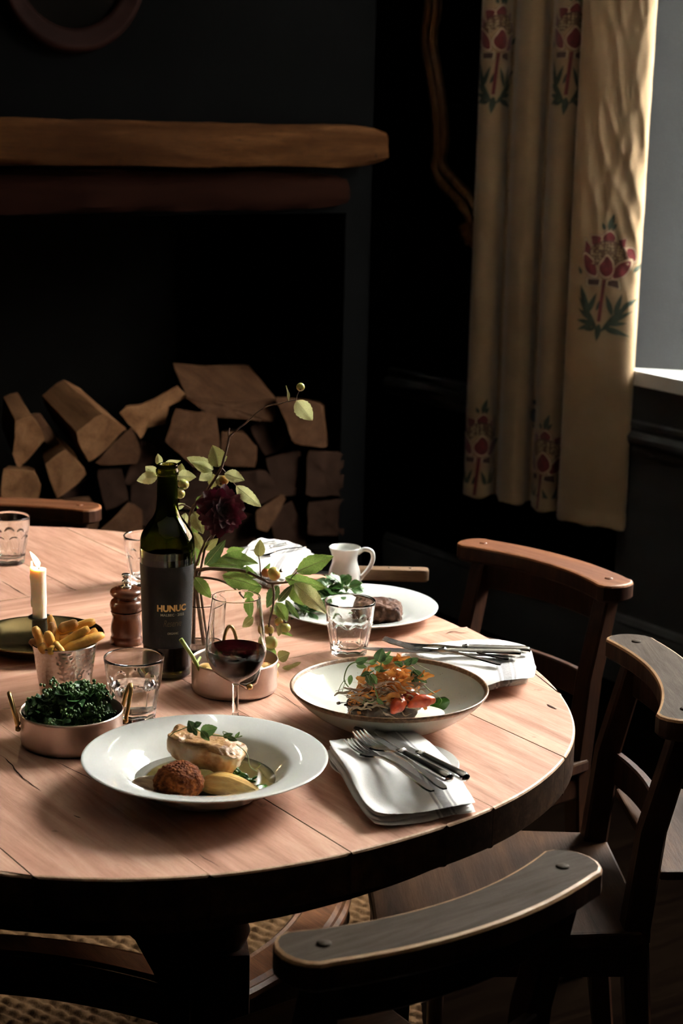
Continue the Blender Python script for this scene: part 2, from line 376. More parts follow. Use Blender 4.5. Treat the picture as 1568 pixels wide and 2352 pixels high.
beam('mantel_beam', -1.9, -.015, -.10, -.002, 1.478, 1.592, M['beam'], 'long rough-hewn wooden mantel beam, the upper and lighter of the two', 1)
beam('lintel_beam', -1.9, -.10, -.035, -.002, 1.346, 1.472, M['beam2'], 'dark rough lintel beam just under the mantel over the log store', 2, .25)

M['frame_dark'] = wood('dark_red_frame', (.002, .0006, .0004), (.005, .0014, .0009), (.008, .0024, .0014), 12, 'x', .7, .3, None, .5, .02)
# round frame at the top left of the chimney breast
c = at_room(160, -75, 'y', -.01); t = thing('round_frame', 'round dark reddish wooden frame hanging high on the black wall', 'frame'); t.matrix_world = RM @ Matrix.Translation(c)
ring = [Vector((.195 * math.cos(a), 0, .195 * math.sin(a))) for a in np.linspace(0, 2 * math.pi, 49)]
prof = [(.150, -.0), (.150, -.014), (.163, -.022), (.178, -.016), (.19, -.028), (.205, -.024), (.212, -.008), (.212, 0)]
V, F = lathe(prof, 56); make('frame_ring', [(x, z, y) for x, y, z in V], F, M['frame_dark'], t)
V, F = lathe([(0, -.004), (.152, -.004)], 40); make('backing', [(x, z, y) for x, y, z in V], F, M['wall_black'], t)

# ------------------------------------------------------------------ firewood
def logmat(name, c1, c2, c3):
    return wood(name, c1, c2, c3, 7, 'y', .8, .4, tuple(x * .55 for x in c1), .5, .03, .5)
LG = [logmat('log_tan', (.036, .0155, .0062), (.068, .031, .0135), (.094, .046, .021)), logmat('log_brown', (.014, .0056, .0024), (.027, .0118, .0055), (.039, .018, .0088)), logmat('log_bark_shade', (.0045, .0018, .0009), (.009, .0038, .002), (.014, .0062, .0034))]  # tones darkened in place of shade, the last one most, for shaded logs
def log(E, ext, depth, yl, mi, label, scale=1.96, ox=0, oy=780):
    ex_ = sum(x for x, _ in E) / len(E); ey_ = sum(y for _, y in E) / len(E); E = [(ex_ + (x - ex_) * 1.05, ey_ + (y - ey_) * 1.05) for x, y in E]
    P = [at_room(ox + x / scale, oy + y / scale, 'y', yl) for x, y in E]
    Q = [at_room(ox + (x + ext[0]) / scale, oy + (y + ext[1]) / scale, 'y', min(yl + depth, .50)) for x, y in E]
    cen = sum(P, Vector()) / len(P); cq = sum(Q, Vector()) / len(Q); Q = [cq.lerp(q, .84) for q in Q]
    fine = []; n = len(P)
    def ringpts(A, k):
        out = []
        for i in range(n):
            a, b2 = A[i], A[(i + 1) % n]; L = max(2, int((b2 - a).length / .022))
            out.append((a, b2, L))
        return out
    cnt = [max(2, int((P[(i + 1) % n] - P[i]).length / .02)) for i in range(n)]
    rings = []
    for k in range(7):
        f = k / 6; rr = []
        for i in range(n):
            for j in range(cnt[i]):
                w = j / cnt[i]
                if j == 0: w = .04                         # soften the corners
                a = P[i].lerp(P[(i + 1) % n], w).lerp(Q[i].lerp(Q[(i + 1) % n], w), f)
                d = noise.noise(a * 16 + Vector((len(label), 0, 0))) * .006 + noise.noise(a * 45) * .0025
                a = a + (a - cen.lerp(sum(Q, Vector()) / n, f)).normalized() * d
                rr.append(a)
        rings.append(rr)
    m = len(rings[0]); V = [v for r_ in rings for v in r_]; F = []
    for k in range(6):
        for i in range(m): F.append((k * m + i, k * m + (i + 1) % m, (k + 1) * m + (i + 1) % m, (k + 1) * m + i))
    # end face with a slightly rough, recessed centre
    ends = []
    for s_ in (.66, .33):
        st = len(V)
        for v in rings[0]:
            p = cen.lerp(v, s_); V.append(p + Vector((0, noise.noise(p * 30) * .006 + noise.noise(p * 80) * .003, 0)))
        ends.append(st)
    V.append(cen); ci = len(V) - 1
    for i in range(m):
        j = (i + 1) % m
        F.append((i, j, ends[0] + j, ends[0] + i)); F.append((ends[0] + i, ends[0] + j, ends[1] + j, ends[1] + i)); F.append((ends[1] + i, ends[1] + j, ci))
    F.append(tuple(range(6 * m, 7 * m)))
    base = Vector((cen.x, cen.y, min(v.z for v in V)))
    o = make('firewood_log', [v - base for v in V], F, LG[mi]); sharp(o, 35); o.matrix_world = RM @ Matrix.Translation(base)
    return tag(o, label, 'log', 'split logs stacked in the fireplace')
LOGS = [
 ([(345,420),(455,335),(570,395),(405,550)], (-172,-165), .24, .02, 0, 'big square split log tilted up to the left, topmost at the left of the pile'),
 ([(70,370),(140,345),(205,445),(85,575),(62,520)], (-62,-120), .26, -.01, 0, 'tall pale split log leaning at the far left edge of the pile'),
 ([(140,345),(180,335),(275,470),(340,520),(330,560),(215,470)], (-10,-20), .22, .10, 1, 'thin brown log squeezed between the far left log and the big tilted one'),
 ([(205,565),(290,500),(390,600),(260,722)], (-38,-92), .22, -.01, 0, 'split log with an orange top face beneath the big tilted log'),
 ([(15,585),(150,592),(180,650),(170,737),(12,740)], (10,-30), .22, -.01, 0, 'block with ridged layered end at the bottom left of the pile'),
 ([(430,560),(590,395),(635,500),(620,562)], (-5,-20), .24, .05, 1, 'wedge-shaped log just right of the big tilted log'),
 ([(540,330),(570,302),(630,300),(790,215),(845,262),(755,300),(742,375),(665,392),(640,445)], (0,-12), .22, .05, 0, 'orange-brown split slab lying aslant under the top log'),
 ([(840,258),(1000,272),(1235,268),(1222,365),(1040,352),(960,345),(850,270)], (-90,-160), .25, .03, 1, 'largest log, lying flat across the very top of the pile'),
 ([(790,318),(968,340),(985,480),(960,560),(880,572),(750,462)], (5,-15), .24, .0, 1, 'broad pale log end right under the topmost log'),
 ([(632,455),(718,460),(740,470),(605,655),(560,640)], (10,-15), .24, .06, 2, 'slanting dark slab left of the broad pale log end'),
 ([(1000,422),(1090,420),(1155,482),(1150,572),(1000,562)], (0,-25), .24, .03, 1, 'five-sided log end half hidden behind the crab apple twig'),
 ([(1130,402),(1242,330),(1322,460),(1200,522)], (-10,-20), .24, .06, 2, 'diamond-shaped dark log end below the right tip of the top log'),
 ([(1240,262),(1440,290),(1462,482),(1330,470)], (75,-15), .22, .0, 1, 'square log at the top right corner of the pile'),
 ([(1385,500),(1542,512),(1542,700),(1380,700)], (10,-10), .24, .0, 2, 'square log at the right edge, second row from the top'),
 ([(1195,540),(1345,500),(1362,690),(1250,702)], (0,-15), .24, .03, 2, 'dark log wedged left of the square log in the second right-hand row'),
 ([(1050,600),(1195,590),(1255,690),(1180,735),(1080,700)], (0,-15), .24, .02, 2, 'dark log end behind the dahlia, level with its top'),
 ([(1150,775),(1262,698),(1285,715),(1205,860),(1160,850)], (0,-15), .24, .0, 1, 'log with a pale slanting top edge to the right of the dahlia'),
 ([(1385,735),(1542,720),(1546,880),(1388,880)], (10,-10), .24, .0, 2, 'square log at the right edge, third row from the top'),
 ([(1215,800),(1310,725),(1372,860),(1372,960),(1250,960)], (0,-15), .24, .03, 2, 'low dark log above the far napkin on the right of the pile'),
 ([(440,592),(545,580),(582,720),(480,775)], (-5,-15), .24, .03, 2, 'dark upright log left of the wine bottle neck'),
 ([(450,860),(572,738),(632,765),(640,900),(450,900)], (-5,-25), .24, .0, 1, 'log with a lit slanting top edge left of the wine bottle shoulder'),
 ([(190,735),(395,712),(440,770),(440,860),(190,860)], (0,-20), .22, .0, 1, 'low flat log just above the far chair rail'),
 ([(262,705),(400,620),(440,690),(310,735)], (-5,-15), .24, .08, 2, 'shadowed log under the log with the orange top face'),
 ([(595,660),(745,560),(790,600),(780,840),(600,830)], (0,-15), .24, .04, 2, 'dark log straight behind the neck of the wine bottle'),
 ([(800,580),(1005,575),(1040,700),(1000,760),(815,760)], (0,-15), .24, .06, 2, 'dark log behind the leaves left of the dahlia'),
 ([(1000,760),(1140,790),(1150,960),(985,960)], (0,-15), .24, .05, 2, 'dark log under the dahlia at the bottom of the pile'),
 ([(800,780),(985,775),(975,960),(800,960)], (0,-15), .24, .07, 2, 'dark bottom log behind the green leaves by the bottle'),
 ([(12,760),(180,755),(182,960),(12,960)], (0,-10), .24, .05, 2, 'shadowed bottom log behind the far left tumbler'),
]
for L_ in LOGS: log(*L_)

# ------------------------------------------------------------------ curtain
AX, BX = Vector((.771, -.637)), Vector((.637, .771))
path = [(.045,.075),(.012,.055),(.0,.015),(.006,-.035),(.035,-.062),(.066,-.055),(.084,-.02),(.093,.018),(.104,.012),(.108,-.045),(.118,-.105),(.15,-.145),(.180,-.138),(.193,-.11),(.203,-.085),(.212,-.10),(.212,-.165),(.226,-.215),(.255,-.236),(.28,-.225),(.294,-.20),(.298,-.205),(.288,-.265),(.290,-.315),(.315,-.350),(.36,-.377),(.41,-.402),(.455,-.425),(.478,-.425),(.484,-.405)]
pl = [Vector((.40, .02)) + AX * a + BX * b_ for a, b_ in path]
pl = crom([Vector((p.x, p.y, 0)) for p in pl], 10)
arc = [0]
for p, q in zip(pl, pl[1:]): arc.append(arc[-1] + (q - p).length)
CL = arc[-1]; arc = np.array(arc); plx = np.array([p.x for p in pl]); ply = np.array([p.y for p in pl])
PANEL0 = 0
def cpos(s, z):
    x = float(np.interp(s, arc, plx)); y = float(np.interp(s, arc, ply)); h = (z - .465) / 2.3
    # the folds loosen a little towards the hem; the leading panel carries soft creases
    w = noise.noise(Vector((s * 5, z * 1.1, 2.0))) * .006 + noise.noise(Vector((s * 2.2, z * .5, 9.0))) * .008
    k = max(0, min(1, (s - CL * .74) / (CL * .06))); up = max(0, min(1, (z - .95) / .5))
    cr = k * up * (abs(noise.noise(Vector((s * 22 + z * 5, z * 5, 5.0)))) * .016 + noise.noise(Vector((s * 40 - z * 6, z * 9, 3.0))) * .004)
    return Vector((x + (w + cr - .004) * .75, y + (w + cr - .004) * .5 - .012 * max(0, h - .35) * (1 if s > CL * .8 else .2), z))
def cnorm(s, z):
    e = .004; a = cpos(s + e, z) - cpos(s - e, z); b_ = cpos(s, z + e) - cpos(s, z - e); n = a.cross(b_).normalized()
    return n if n.dot(Vector((-.64, -.77, 0))) > 0 or True else -n
m, nt, bs = newmat('cream_curtain_linen'); vec = coords(nt, (1, 1, 1), rnd=False)
wv = noisetex(nt, vec, 420, 2); bs.inputs['Roughness'].default_value = .85; bs.inputs['Sheen Weight'].default_value = .3
cc = ramp(nt, noisetex(nt, vec, 6, 4), [(.3, (.38, .25, .135)), (.7, (.46, .32, .185))]); nt.links.new(cc, bs.inputs['Base Color']); bump(nt, wv, bs, .25, .001)
tr = N(nt, 'ShaderNodeBsdfTranslucent'); nt.links.new(cc, tr.inputs[0]); mx = N(nt, 'ShaderNodeMixShader'); mx.inputs[0].default_value = .22
nt.links.new(bs.outputs[0], mx.inputs[1]); nt.links.new(tr.outputs[0], mx.inputs[2]); nt.links.new(mx.outputs[0], nt.nodes['Material Output'].inputs[0]); M['curtain'] = m
cur = thing('curtain', 'long cream linen curtain with embroidered red flowers hanging by the window', 'curtain'); cur.matrix_world = RM
ns, nz = 330, 190; V = []; F = []
for j in range(nz + 1):
    z = .465 + 2.3 * j / nz
    for i in range(ns + 1): V.append(cpos(CL * i / ns, z + (.004 * math.sin(i * .21) if j == 0 else 0)))
for j in range(nz):
    for i in range(ns): a = j * (ns + 1) + i; F.append((a, a + 1, a + ns + 2, a + ns + 1))
cl = make('cloth', V, F, M['curtain'], cur)
sm = cl.modifiers.new('thick', 'SOLIDIFY'); sm.thickness = .0022; sm.offset = -1
V = []; F = []
for k, (zz, off) in enumerate(((.467, .0012), (.505, .0012), (.508, .0004))):
    for i in range(ns + 1): s = CL * i / ns; V.append(cpos(s, zz) + cnorm(s, zz) * off)
for k in range(2):
    for i in range(ns): a = k * (ns + 1) + i; F.append((a, a + 1, a + ns + 2, a + ns + 1))
make('hem', V, F, M['curtain'], cur)
M['emb_red'] = plain('red_embroidery', (.135, .008, .011), .55, var=.35, vs=90, bmp=.5, bs=500, Sheen_Weight=.3)
M['emb_green'] = plain('green_embroidery', (.048, .062, .042), .7, var=.35, vs=80, bmp=.5, bs=500)
M['emb_cream'] = plain('cream_embroidery', (.60, .46, .30), .7, var=.15, vs=120, bmp=.4, bs=500)
M['emb_dark'] = plain('dark_embroidery', (.075, .035, .030), .7, var=.25, vs=100, bmp=.4, bs=500)
m, nt, bs = newmat('seed_head_stitch'); vec = coords(nt, (1, 1, 1), rnd=False); vo = N(nt, 'ShaderNodeTexVoronoi'); vo.inputs['Scale'].default_value = 120; vo.inputs['Randomness'].default_value = .35; nt.links.new(vec, vo.inputs['Vector'])
nt.links.new(ramp(nt, vo.outputs['Distance'], [(.25, (.52, .40, .24)), (.5, (.13, .07, .04))]), bs.inputs['Base Color']); bs.inputs['Roughness'].default_value = .8; M['emb_seed'] = m
def lens(bx, by, tx, ty, w):
    d = Vector((tx - bx, ty - by)); n = Vector((-d.y, d.x)).normalized(); out = []
    for i in range(9): t_ = i / 8; out.append(Vector((bx, by)) + d * t_ + n * w * .5 * math.sin(math.pi * t_ ** .75))
    for i in range(1, 8): t_ = 1 - i / 8; out.append(Vector((bx, by)) + d * t_ - n * w * .5 * math.sin(math.pi * t_ ** .75))
    return [tuple(p) for p in out]
SHP = []
for L_ in [(620,1880,590,2140,100),(600,2000,260,1500,95),(450,1800,330,1380,85),(420,1750,560,1430,85),(500,1880,250,1850,70),(520,1900,270,1990,75),(560,1950,390,1990,60),(470,1830,270,1680,65),(350,1620,300,1330,60),(640,2000,1150,1480,95),(850,1750,960,1420,85),(820,1750,700,1450,85),(800,1850,1130,1660,70),(750,1880,1060,1840,70),(720,1920,1110,2030,75),(700,1930,930,2020,60),(950,1640,1190,1480,70),(690,540,770,300,90),(640,540,590,440,60),(740,540,815,440,60),(1110,1110,1230,980,70),(560,1700,640,1500,50),(300,1190,240,1080,55)]:
    SHP.append(('emb_green', lens(*L_), 1.0, 1))
SHP.append(('emb_red', [(640,1240),(692,1240),(640,1850),(585,1850)], 1.0, 2))
for P in ([(400,1245),(600,1240),(590,1330),(405,1335)], [(725,1250),(890,1240),(912,1360),(715,1325)]):
    SHP += [('emb_dark', P, 1.28, 1), ('emb_cream', P, 1.2, 2), ('emb_dark', P, .95, 3)]
SHP.append(('emb_dark', [(700 + 320 * math.cos(a), 960 - 275 * math.sin(a)) for a in np.linspace(-.3, math.pi + .3, 28)], 1.0, 4))
SHP.append(('emb_seed', [(700 + 300 * math.cos(a), 955 - 252 * math.sin(a)) for a in np.linspace(-.3, math.pi + .3, 28)], 1.0, 5))
UP = [[(710,560),(800,630),(780,705),(700,715),(625,700),(612,640)], [(430,630),(585,640),(560,730),(460,770),(430,700)], [(840,670),(975,645),(965,780),(870,745)], [(335,690),(430,790),(405,905),(325,880)], [(990,790),(1080,785),(1125,880),(1110,965),(1010,900)]]
LO = [[(330,895),(440,945),(535,1060),(545,1200),(430,1180),(345,1080)], [(1065,945),(1060,1060),(980,1170),(860,1220),(795,1205),(835,1060),(930,980)], [(700,895),(790,985),(812,1110),(760,1185),(685,1205),(605,1150),(582,1060),(635,970)]]
for P in UP: SHP += [('emb_dark', P, 1.28, 1), ('emb_cream', P, 1.18, 2), ('emb_red', P, .98, 3)]
for k, P in enumerate(LO): SHP += [('emb_dark', P, 1.17, 6 + 3 * k), ('emb_cream', P, 1.11, 7 + 3 * k), ('emb_red', P, .94, 8 + 3 * k)]
def motif(s0, z0, sc, label):
    keys = ['emb_red', 'emb_green', 'emb_cream', 'emb_dark', 'emb_seed']; b = MB(); u = .000198 * sc
    for key, P, grow, lay in SHP:
        P2 = [Vector(p) for p in P]
        if len(P2) < 12 and len(P2) > 4: P2 = [Vector((q.x, q.y)) for q in crom([Vector((p.x, p.y, 0)) for p in P2], 4, closed=True)]
        elif len(P2) == 4: P2 = [P2[i].lerp(P2[(i + 1) % 4], j / 6) for i in range(4) for j in range(6)]
        c_ = sum(P2, Vector((0, 0))) / len(P2); P2 = [c_ + (p - c_) * grow for p in P2]
        V = []; F = []; n = len(P2); NR = 5
        def mp(p):
            s = s0 + (p.x - 660) * u; z = max(z0 - (p.y - 900) * u, .4685); s = min(max(s, .002), CL - .002)
            return cpos(s, z) + cnorm(s, z) * (.0006 + .00032 * lay)
        V.append(mp(c_))
        for k in range(1, NR + 1):
            for p in P2: V.append(mp(c_.lerp(p, k / NR)))
        for i in range(n): F.append((0, 1 + i, 1 + (i + 1) % n))
        for k in range(NR - 1):
            for i in range(n): j = (i + 1) % n; F.append((1 + k * n + i, 1 + k * n + j, 1 + (k + 1) * n + j, 1 + (k + 1) * n + i))
        b.add(V, F, keys.index(key))
    o = b.build('embroidered_flower', [M[k] for k in keys], cur); o['label'] = label; return o
def s_at(a, b_):                           # arc length at the path point nearest to (a, b)
    p = Vector((.40, .02)) + AX * a + BX * b_
    return float(arc[np.argmin((plx - p.x) ** 2 + (ply - p.y) ** 2)])
motif(s_at(.385, -.39), 1.25, 1.0, 'large red flower on the lit leading panel')
motif(s_at(.055, -.06), 1.88, 1.0, 'red flower at the top of the leftmost fold')
motif(s_at(.262, -.234), 1.88, 1.0, 'red flower at the top of the fold beside the lit panel')
motif(s_at(.045, -.06), .66, 1.0, 'red flower near the hem of the leftmost fold')
motif(s_at(.235, -.225), .645, 1.0, 'red flower near the hem of the fold beside the lit panel')

# ------------------------------------------------------------------ mirror on the right wall
mp_ = [(985,-420),(1010,-330),(1000,-230),(984,-120),(988,0),(980,60),(978,100),(990,170),(1003,260),(1006,340),(1000,385),(1010,415),(1040,448),(1070,480),(1088,520)]
mw = [at_room(x, y, 'x', WX - .02) for x, y in mp_]
yc = mw[-1].y - .01
left = crom(mw, 6); right = [Vector((p.x, 2 * yc - p.y, p.z)) for p in left][::-1]
mt = thing('wall_mirror', 'tall mirror in a curving carved gilt frame beside the curtain', 'mirror'); mt.matrix_world = RM
M['gilt'] = wood('old_gilt_wood', (.06, .022, .008), (.13, .055, .02), (.20, .095, .036), 16, 'z', .45, .4, (.05, .02, .01), .4)
loop = left + right
c_ = sum(loop, Vector()) / len(loop)
make('frame_outer', *tube(loop + [loop[0]], .018, 8), M['gilt'], mt)
make('frame_inner', *tube([p + (c_ - p) * .085 + Vector((.002, 0, 0)) for p in loop + [loop[0]]], .013, 8), M['gilt'], mt)
b = MB()
for k in range(7):
    a = -1.2 + .4 * k; p0 = Vector((WX - .02, yc + .01, mw[-1].z + .01))
    b.add(*tube([p0, p0 + Vector((-.012, .05 * math.sin(a), -.045 * math.cos(a))), p0 + Vector((-.004, .075 * math.sin(a), -.075 * math.cos(a)))], [.010, .015, .006], 7))
b.build('carved_ornament', M['gilt'], mt)
m, nt, bs = newmat('mirror_silvering'); bs.inputs['Metallic'].default_value = 1; bs.inputs['Base Color'].default_value = (.42, .42, .42, 1); nt.links.new(ramp(nt, noisetex(nt, coords(nt), 12, 4), [(.3, (.03,) * 3), (.7, (.08,) * 3)]), bs.inputs['Roughness']); M['mirror'] = m
V = [Vector((WX - .012, p.y, p.z)) for p in loop]; V2 = [Vector((WX - .004, p.y, p.z)) for p in loop]; n = len(V)
make('mirror_glass', V + V2, [tuple(range(n)), tuple(range(n, 2 * n))] + [(i, (i + 1) % n, n + (i + 1) % n, n + i) for i in range(n)], M['mirror'], mt, False)

# ------------------------------------------------------------------ jute rug
rx0, rx1, ry0, ry1 = -1.75, .17, 2.15, 3.75; nx, ny = 400, 330; V = []; F = []
for j in range(ny + 1):
    for i in range(nx + 1):
        x = rx0 + (rx1 - rx0) * i / nx; y = ry0 + (ry1 - ry0) * j / ny
        u = x * .6 + y * .8; w = -x * .8 + y * .6; row = math.floor(u / .026)
        h = abs(math.sin(math.pi * u / .026)) * .65 + .5 * abs(math.sin(math.pi * (w / .034 + .5 * (row % 2)) + 1.2 * math.sin(math.pi * u / .026)))
        V.append((x, y, -.0165 + .0105 * h + .002 * noise.noise(Vector((x * 60, y * 60, 0)))))
for j in range(ny):
    for i in range(nx): a = j * (nx + 1) + i; F.append((a, a + 1, a + nx + 2, a + nx + 1))
M['jute'] = ramped('braided_jute', [(.25, (.028, .0135, .0055)), (.5, (.066, .034, .0145)), (.75, (.105, .057, .026))], 55, .9, 6, .6, 300, .002, spec=.05)
o = make('jute_rug', V, F, M['jute']); tag(o, 'coarse braided jute rug on the floor under the table', 'rug')

# ================================================================== dining table
TC = Vector((-.476, 2.727, 0)); PH = R(-55.5); SEPH = R(-51.3) - PH; TOPZ, TH = .75, .056
tbl = thing('dining_table', 'large scrubbed plank-topped oval dining table laid for lunch', 'table', TC, PH)
def sup(scale=1.0, n=520):
    out = []
    for i in range(n):
        a = 2 * math.pi * i / n; c, s = math.cos(a), math.sin(a); e = 2 / 2.313
        x = .929 * scale * math.copysign(abs(c) ** e, c); y = .683 * scale * math.copysign(abs(s) ** e, s)
        w = 1 + .004 * noise.noise(Vector((c * 3, s * 3, 1)))
        out.append(((x * math.cos(SEPH) - y * math.sin(SEPH)) * w, (x * math.sin(SEPH) + y * math.cos(SEPH)) * w))
    return out
def clip(poly, axis, lo, hi):
    for sgn, lim in ((1, lo), (-1, -hi)):
        out = []
        for i in range(len(poly)):
            a, b_ = poly[i], poly[(i + 1) % len(poly)]; da = sgn * a[axis] - lim; db = sgn * b_[axis] - lim
            if da >= 0: out.append(a)
            if da * db < 0:
                t_ = da / (da - db); out.append((a[0] + (b_[0] - a[0]) * t_, a[1] + (b_[1] - a[1]) * t_))
        poly = out
        if not poly: break
    return poly
BX0, BX1 = -.307, .241
G = .0004
seams = [-.80, -.56, -.385, -.211, -.035, .113, .20, .40, .58, .80]
full = sup(1.0); band = sup(.986)
def edgebev(p, ref):                        # worn round on the outer edge, crisp along the seams
    S = set(ref); return [.0034 if q in S else .0005 for q in p]
for (x0, x1) in ((BX1, 1.2), (-1.2, BX0)):
    for k, (y0, y1) in enumerate(zip(seams, seams[1:])):
        p = clip(clip(full, 0, x0 + G, x1 - G), 1, y0 + G, y1 - G)
        if len(p) < 3: continue
        dz = random.uniform(-.0006, .0004)
        V, F, m = prism(p, TOPZ - TH, TOPZ + dz, edgebev(p, full), 2)
        o = make('plank', V, F, [M['table'], M['table_rim'], M['table_edge']], tbl, True, m); sharp(o, 12)
for x0, x1 in ((BX0, -.125), (-.125, .06), (.06, BX1)):
    p = clip(band, 0, x0 + G, x1 - G); eb = edgebev(p, band); p = [(y, -x) for x, y in p]      # grain across: own frame turned by a right angle
    V, F, m = prism(p, TOPZ - TH, TOPZ - .0004, eb, 2)
    o = make('plank', V, F, [M['table'], M['table_rim'], M['table_edge']], tbl, True, m, rot=(0, 0, R(90))); sharp(o, 12)
# drying cracks and gouges in the scrubbed top (dark slits, read off the photograph on the table plane)
M['crack'] = plain('dark_crack', (.035, .014, .008), .9, spec=.1)
TI0 = Matrix.Rotation(-PH, 4, 'Z') @ Matrix.Translation(-TC)
for P, w in (([(0, 1735), (22, 1752), (40, 1775), (68, 1800), (95, 1818)], .0016), ([(130, 1750), (160, 1766), (190, 1780), (212, 1792)], .0012), ([(170, 1873), (178, 1877), (186, 1880)], .0016), ([(1022, 1456), (1040, 1451), (1060, 1454), (1078, 1452)], .0022), ([(1256, 1618), (1266, 1624), (1278, 1630)], .0030), ([(640, 1592), (665, 1610), (700, 1638)], .0009), ([(0, 1333), (35, 1354), (66, 1373)], .0018), ([(150, 1347), (165, 1353), (180, 1357)], .0016), ([(455, 1962), (480, 1978), (505, 1993)], .0009), ([(1010, 1815), (1025, 1822)], .0022), ([(668, 1511), (700, 1505), (738, 1497)], .0010)):
    Q = crom([TI0 @ at(x, y, TOPZ) for x, y in P], 6); V = []; F = []
    for i, q in enumerate(Q):
        t_ = (Q[min(i + 1, len(Q) - 1)] - Q[max(i - 1, 0)]).normalized(); sd = Vector((-t_.y, t_.x, 0)); u = i / (len(Q) - 1); ww = w * (.15 + math.sin(math.pi * u)) * (1 + .6 * noise.noise(q * 90)) * .6
        q = q + sd * .0015 * noise.noise(q * 60); V += [q + sd * ww + Vector((0, 0, .0006)), q - sd * ww + Vector((0, 0, .0006))]
    F = [(2 * i, 2 * i + 1, 2 * i + 3, 2 * i + 2) for i in range(len(Q) - 1)]; make('crack', V, F, M['crack'], tbl, False)
# apron under the top
ins = sup(.90); ins2 = sup(.86); n = len(ins); V = []
for o_, z in ((ins, TOPZ - TH - .001), (ins, TOPZ - TH - .058), (ins2, TOPZ - TH - .058), (ins2, TOPZ - TH - .001)): V += [(x, y, z) for x, y in o_]
F = [(k * n + i, k * n + (i + 1) % n, ((k + 1) % 4) * n + (i + 1) % n, ((k + 1) % 4) * n + i) for k in range(4) for i in range(n)]
sharp(make('apron', V, F, M['base'], tbl, True), 40)
make('under_board', *boxv((0, 0, TOPZ - TH - .012), (1.1, .75, .022), 0, .003), M['base'], tbl, False)
make('edge_plate', *boxv((.0, 0, 0), (.052, .006, .02), 0, .001), M['chair'], tbl, False, loc=(.905, -.12, TOPZ - .032), rot=(0, 0, R(78)))
TI = Matrix.Rotation(-PH, 4, 'Z') @ Matrix.Translation(-TC)
LEG = {'A': Vector((-.172, 2.44, 0)), 'B': Vector((-.02, 2.97, 0)), 'C': Vector((-.93, 2.50, 0)), 'D': Vector((-.76, 3.0, 0))}
LEG = {k: TI @ v for k, v in LEG.items()}
for k, p in LEG.items():
    b = MB(); w = .104; rz = -PH + R(8)
    b.add(*boxv((p.x, p.y, .585), (w, w, .19), rz, .006))
    prof = [(.040, .49), (.05, .475), (.05, .46), (.036, .45), (.042, .425), (.048, .40), (.040, .378)]
    V, F = lathe([(0, .49)] + prof + [(0, .378)], 28); b.add([Vector((x + p.x, y + p.y, z)) for x, y, z in V], F)
    b.add(*boxv((p.x, p.y, .29), (w * .86, w * .86, .18), rz, .006))
    V, F = lathe(smoothprof([(0, .2), (.038, .2), (.05, .185), (.052, .165), (.034, .15), (.05, .12), (.055, .09), (.042, .055), (.03, .04), (.038, .02), (.036, 0.0), (0, 0.0)], 2), 28); b.add([Vector((x + p.x, y + p.y, z)) for x, y, z in V], F)
    sharp(b.build('leg', M['base'], tbl, True), 35)
def bracket(p, q):                          # curved knee bracket from the leg to the underside of the top, pointing at q
    d = (q - p); d.z = 0; d.normalize(); nrm = Vector((-d.y, d.x, 0)); zt = TOPZ - TH - .02
    pr = [(.03, zt), (.27, zt), (.27, .445), (.262, .432), (.20, .428), (.16, .415), (.125, .385), (.098, .335), (.078, .29), (.03, .255)]
    V = []
    for s in (-.018, .018): V += [p + d * a + nrm * s + Vector((0, 0, z)) for a, z in pr]
    n = len(pr); F = [tuple(range(n)), tuple(range(n, 2 * n))] + [(i, (i + 1) % n, n + (i + 1) % n, n + i) for i in range(n)]
    make('bracket', V, F, M['base'], tbl, False)
for a, b_ in (('A', 'C'), ('C', 'A'), ('B', 'D'), ('D', 'B')): bracket(LEG[a], LEG[b_])
def stretcher(a, b_, bow):
    p, q = LEG[a], LEG[b_]; d = q - p; nn = Vector((-d.y, d.x, 0)).normalized() * bow; pts = [p + d * t_ + nn * 4 * t_ * (1 - t_) for t_ in np.linspace(.04, .96, 22)]
    pr = [(-.034, .235), (.034, .235), (.034, .285), (.042, .290), (.042, .299), (.036, .304), (.030, .302), (.024, .308), (-.024, .308), (-.030, .302), (-.036, .304), (-.042, .299), (-.042, .290), (-.034, .285)]
    V = []; F = []; n = len(pr); mi = []
    for i, c in enumerate(pts):
        t_ = (pts[min(i + 1, 21)] - pts[max(i - 1, 0)]).normalized(); s = Vector((-t_.y, t_.x, 0)); V += [c + s * u + Vector((0, 0, z)) for u, z in pr]
    for i in range(21):
        for j in range(n): F.append((i * n + j, i * n + (j + 1) % n, (i + 1) * n + (j + 1) % n, (i + 1) * n + j)); mi.append(1 if 2 < j < 13 else 0)
    F += [tuple(range(n)), tuple(range(21 * n, 22 * n))]; mi += [0, 0]
    sharp(make('stretcher', V, F, [M['base'], M['base_lit']], tbl, True, mi), 25)
stretcher('A', 'C', -.10); stretcher('A', 'B', -.07); stretcher('B', 'D', -.06); stretcher('C', 'D', .07)

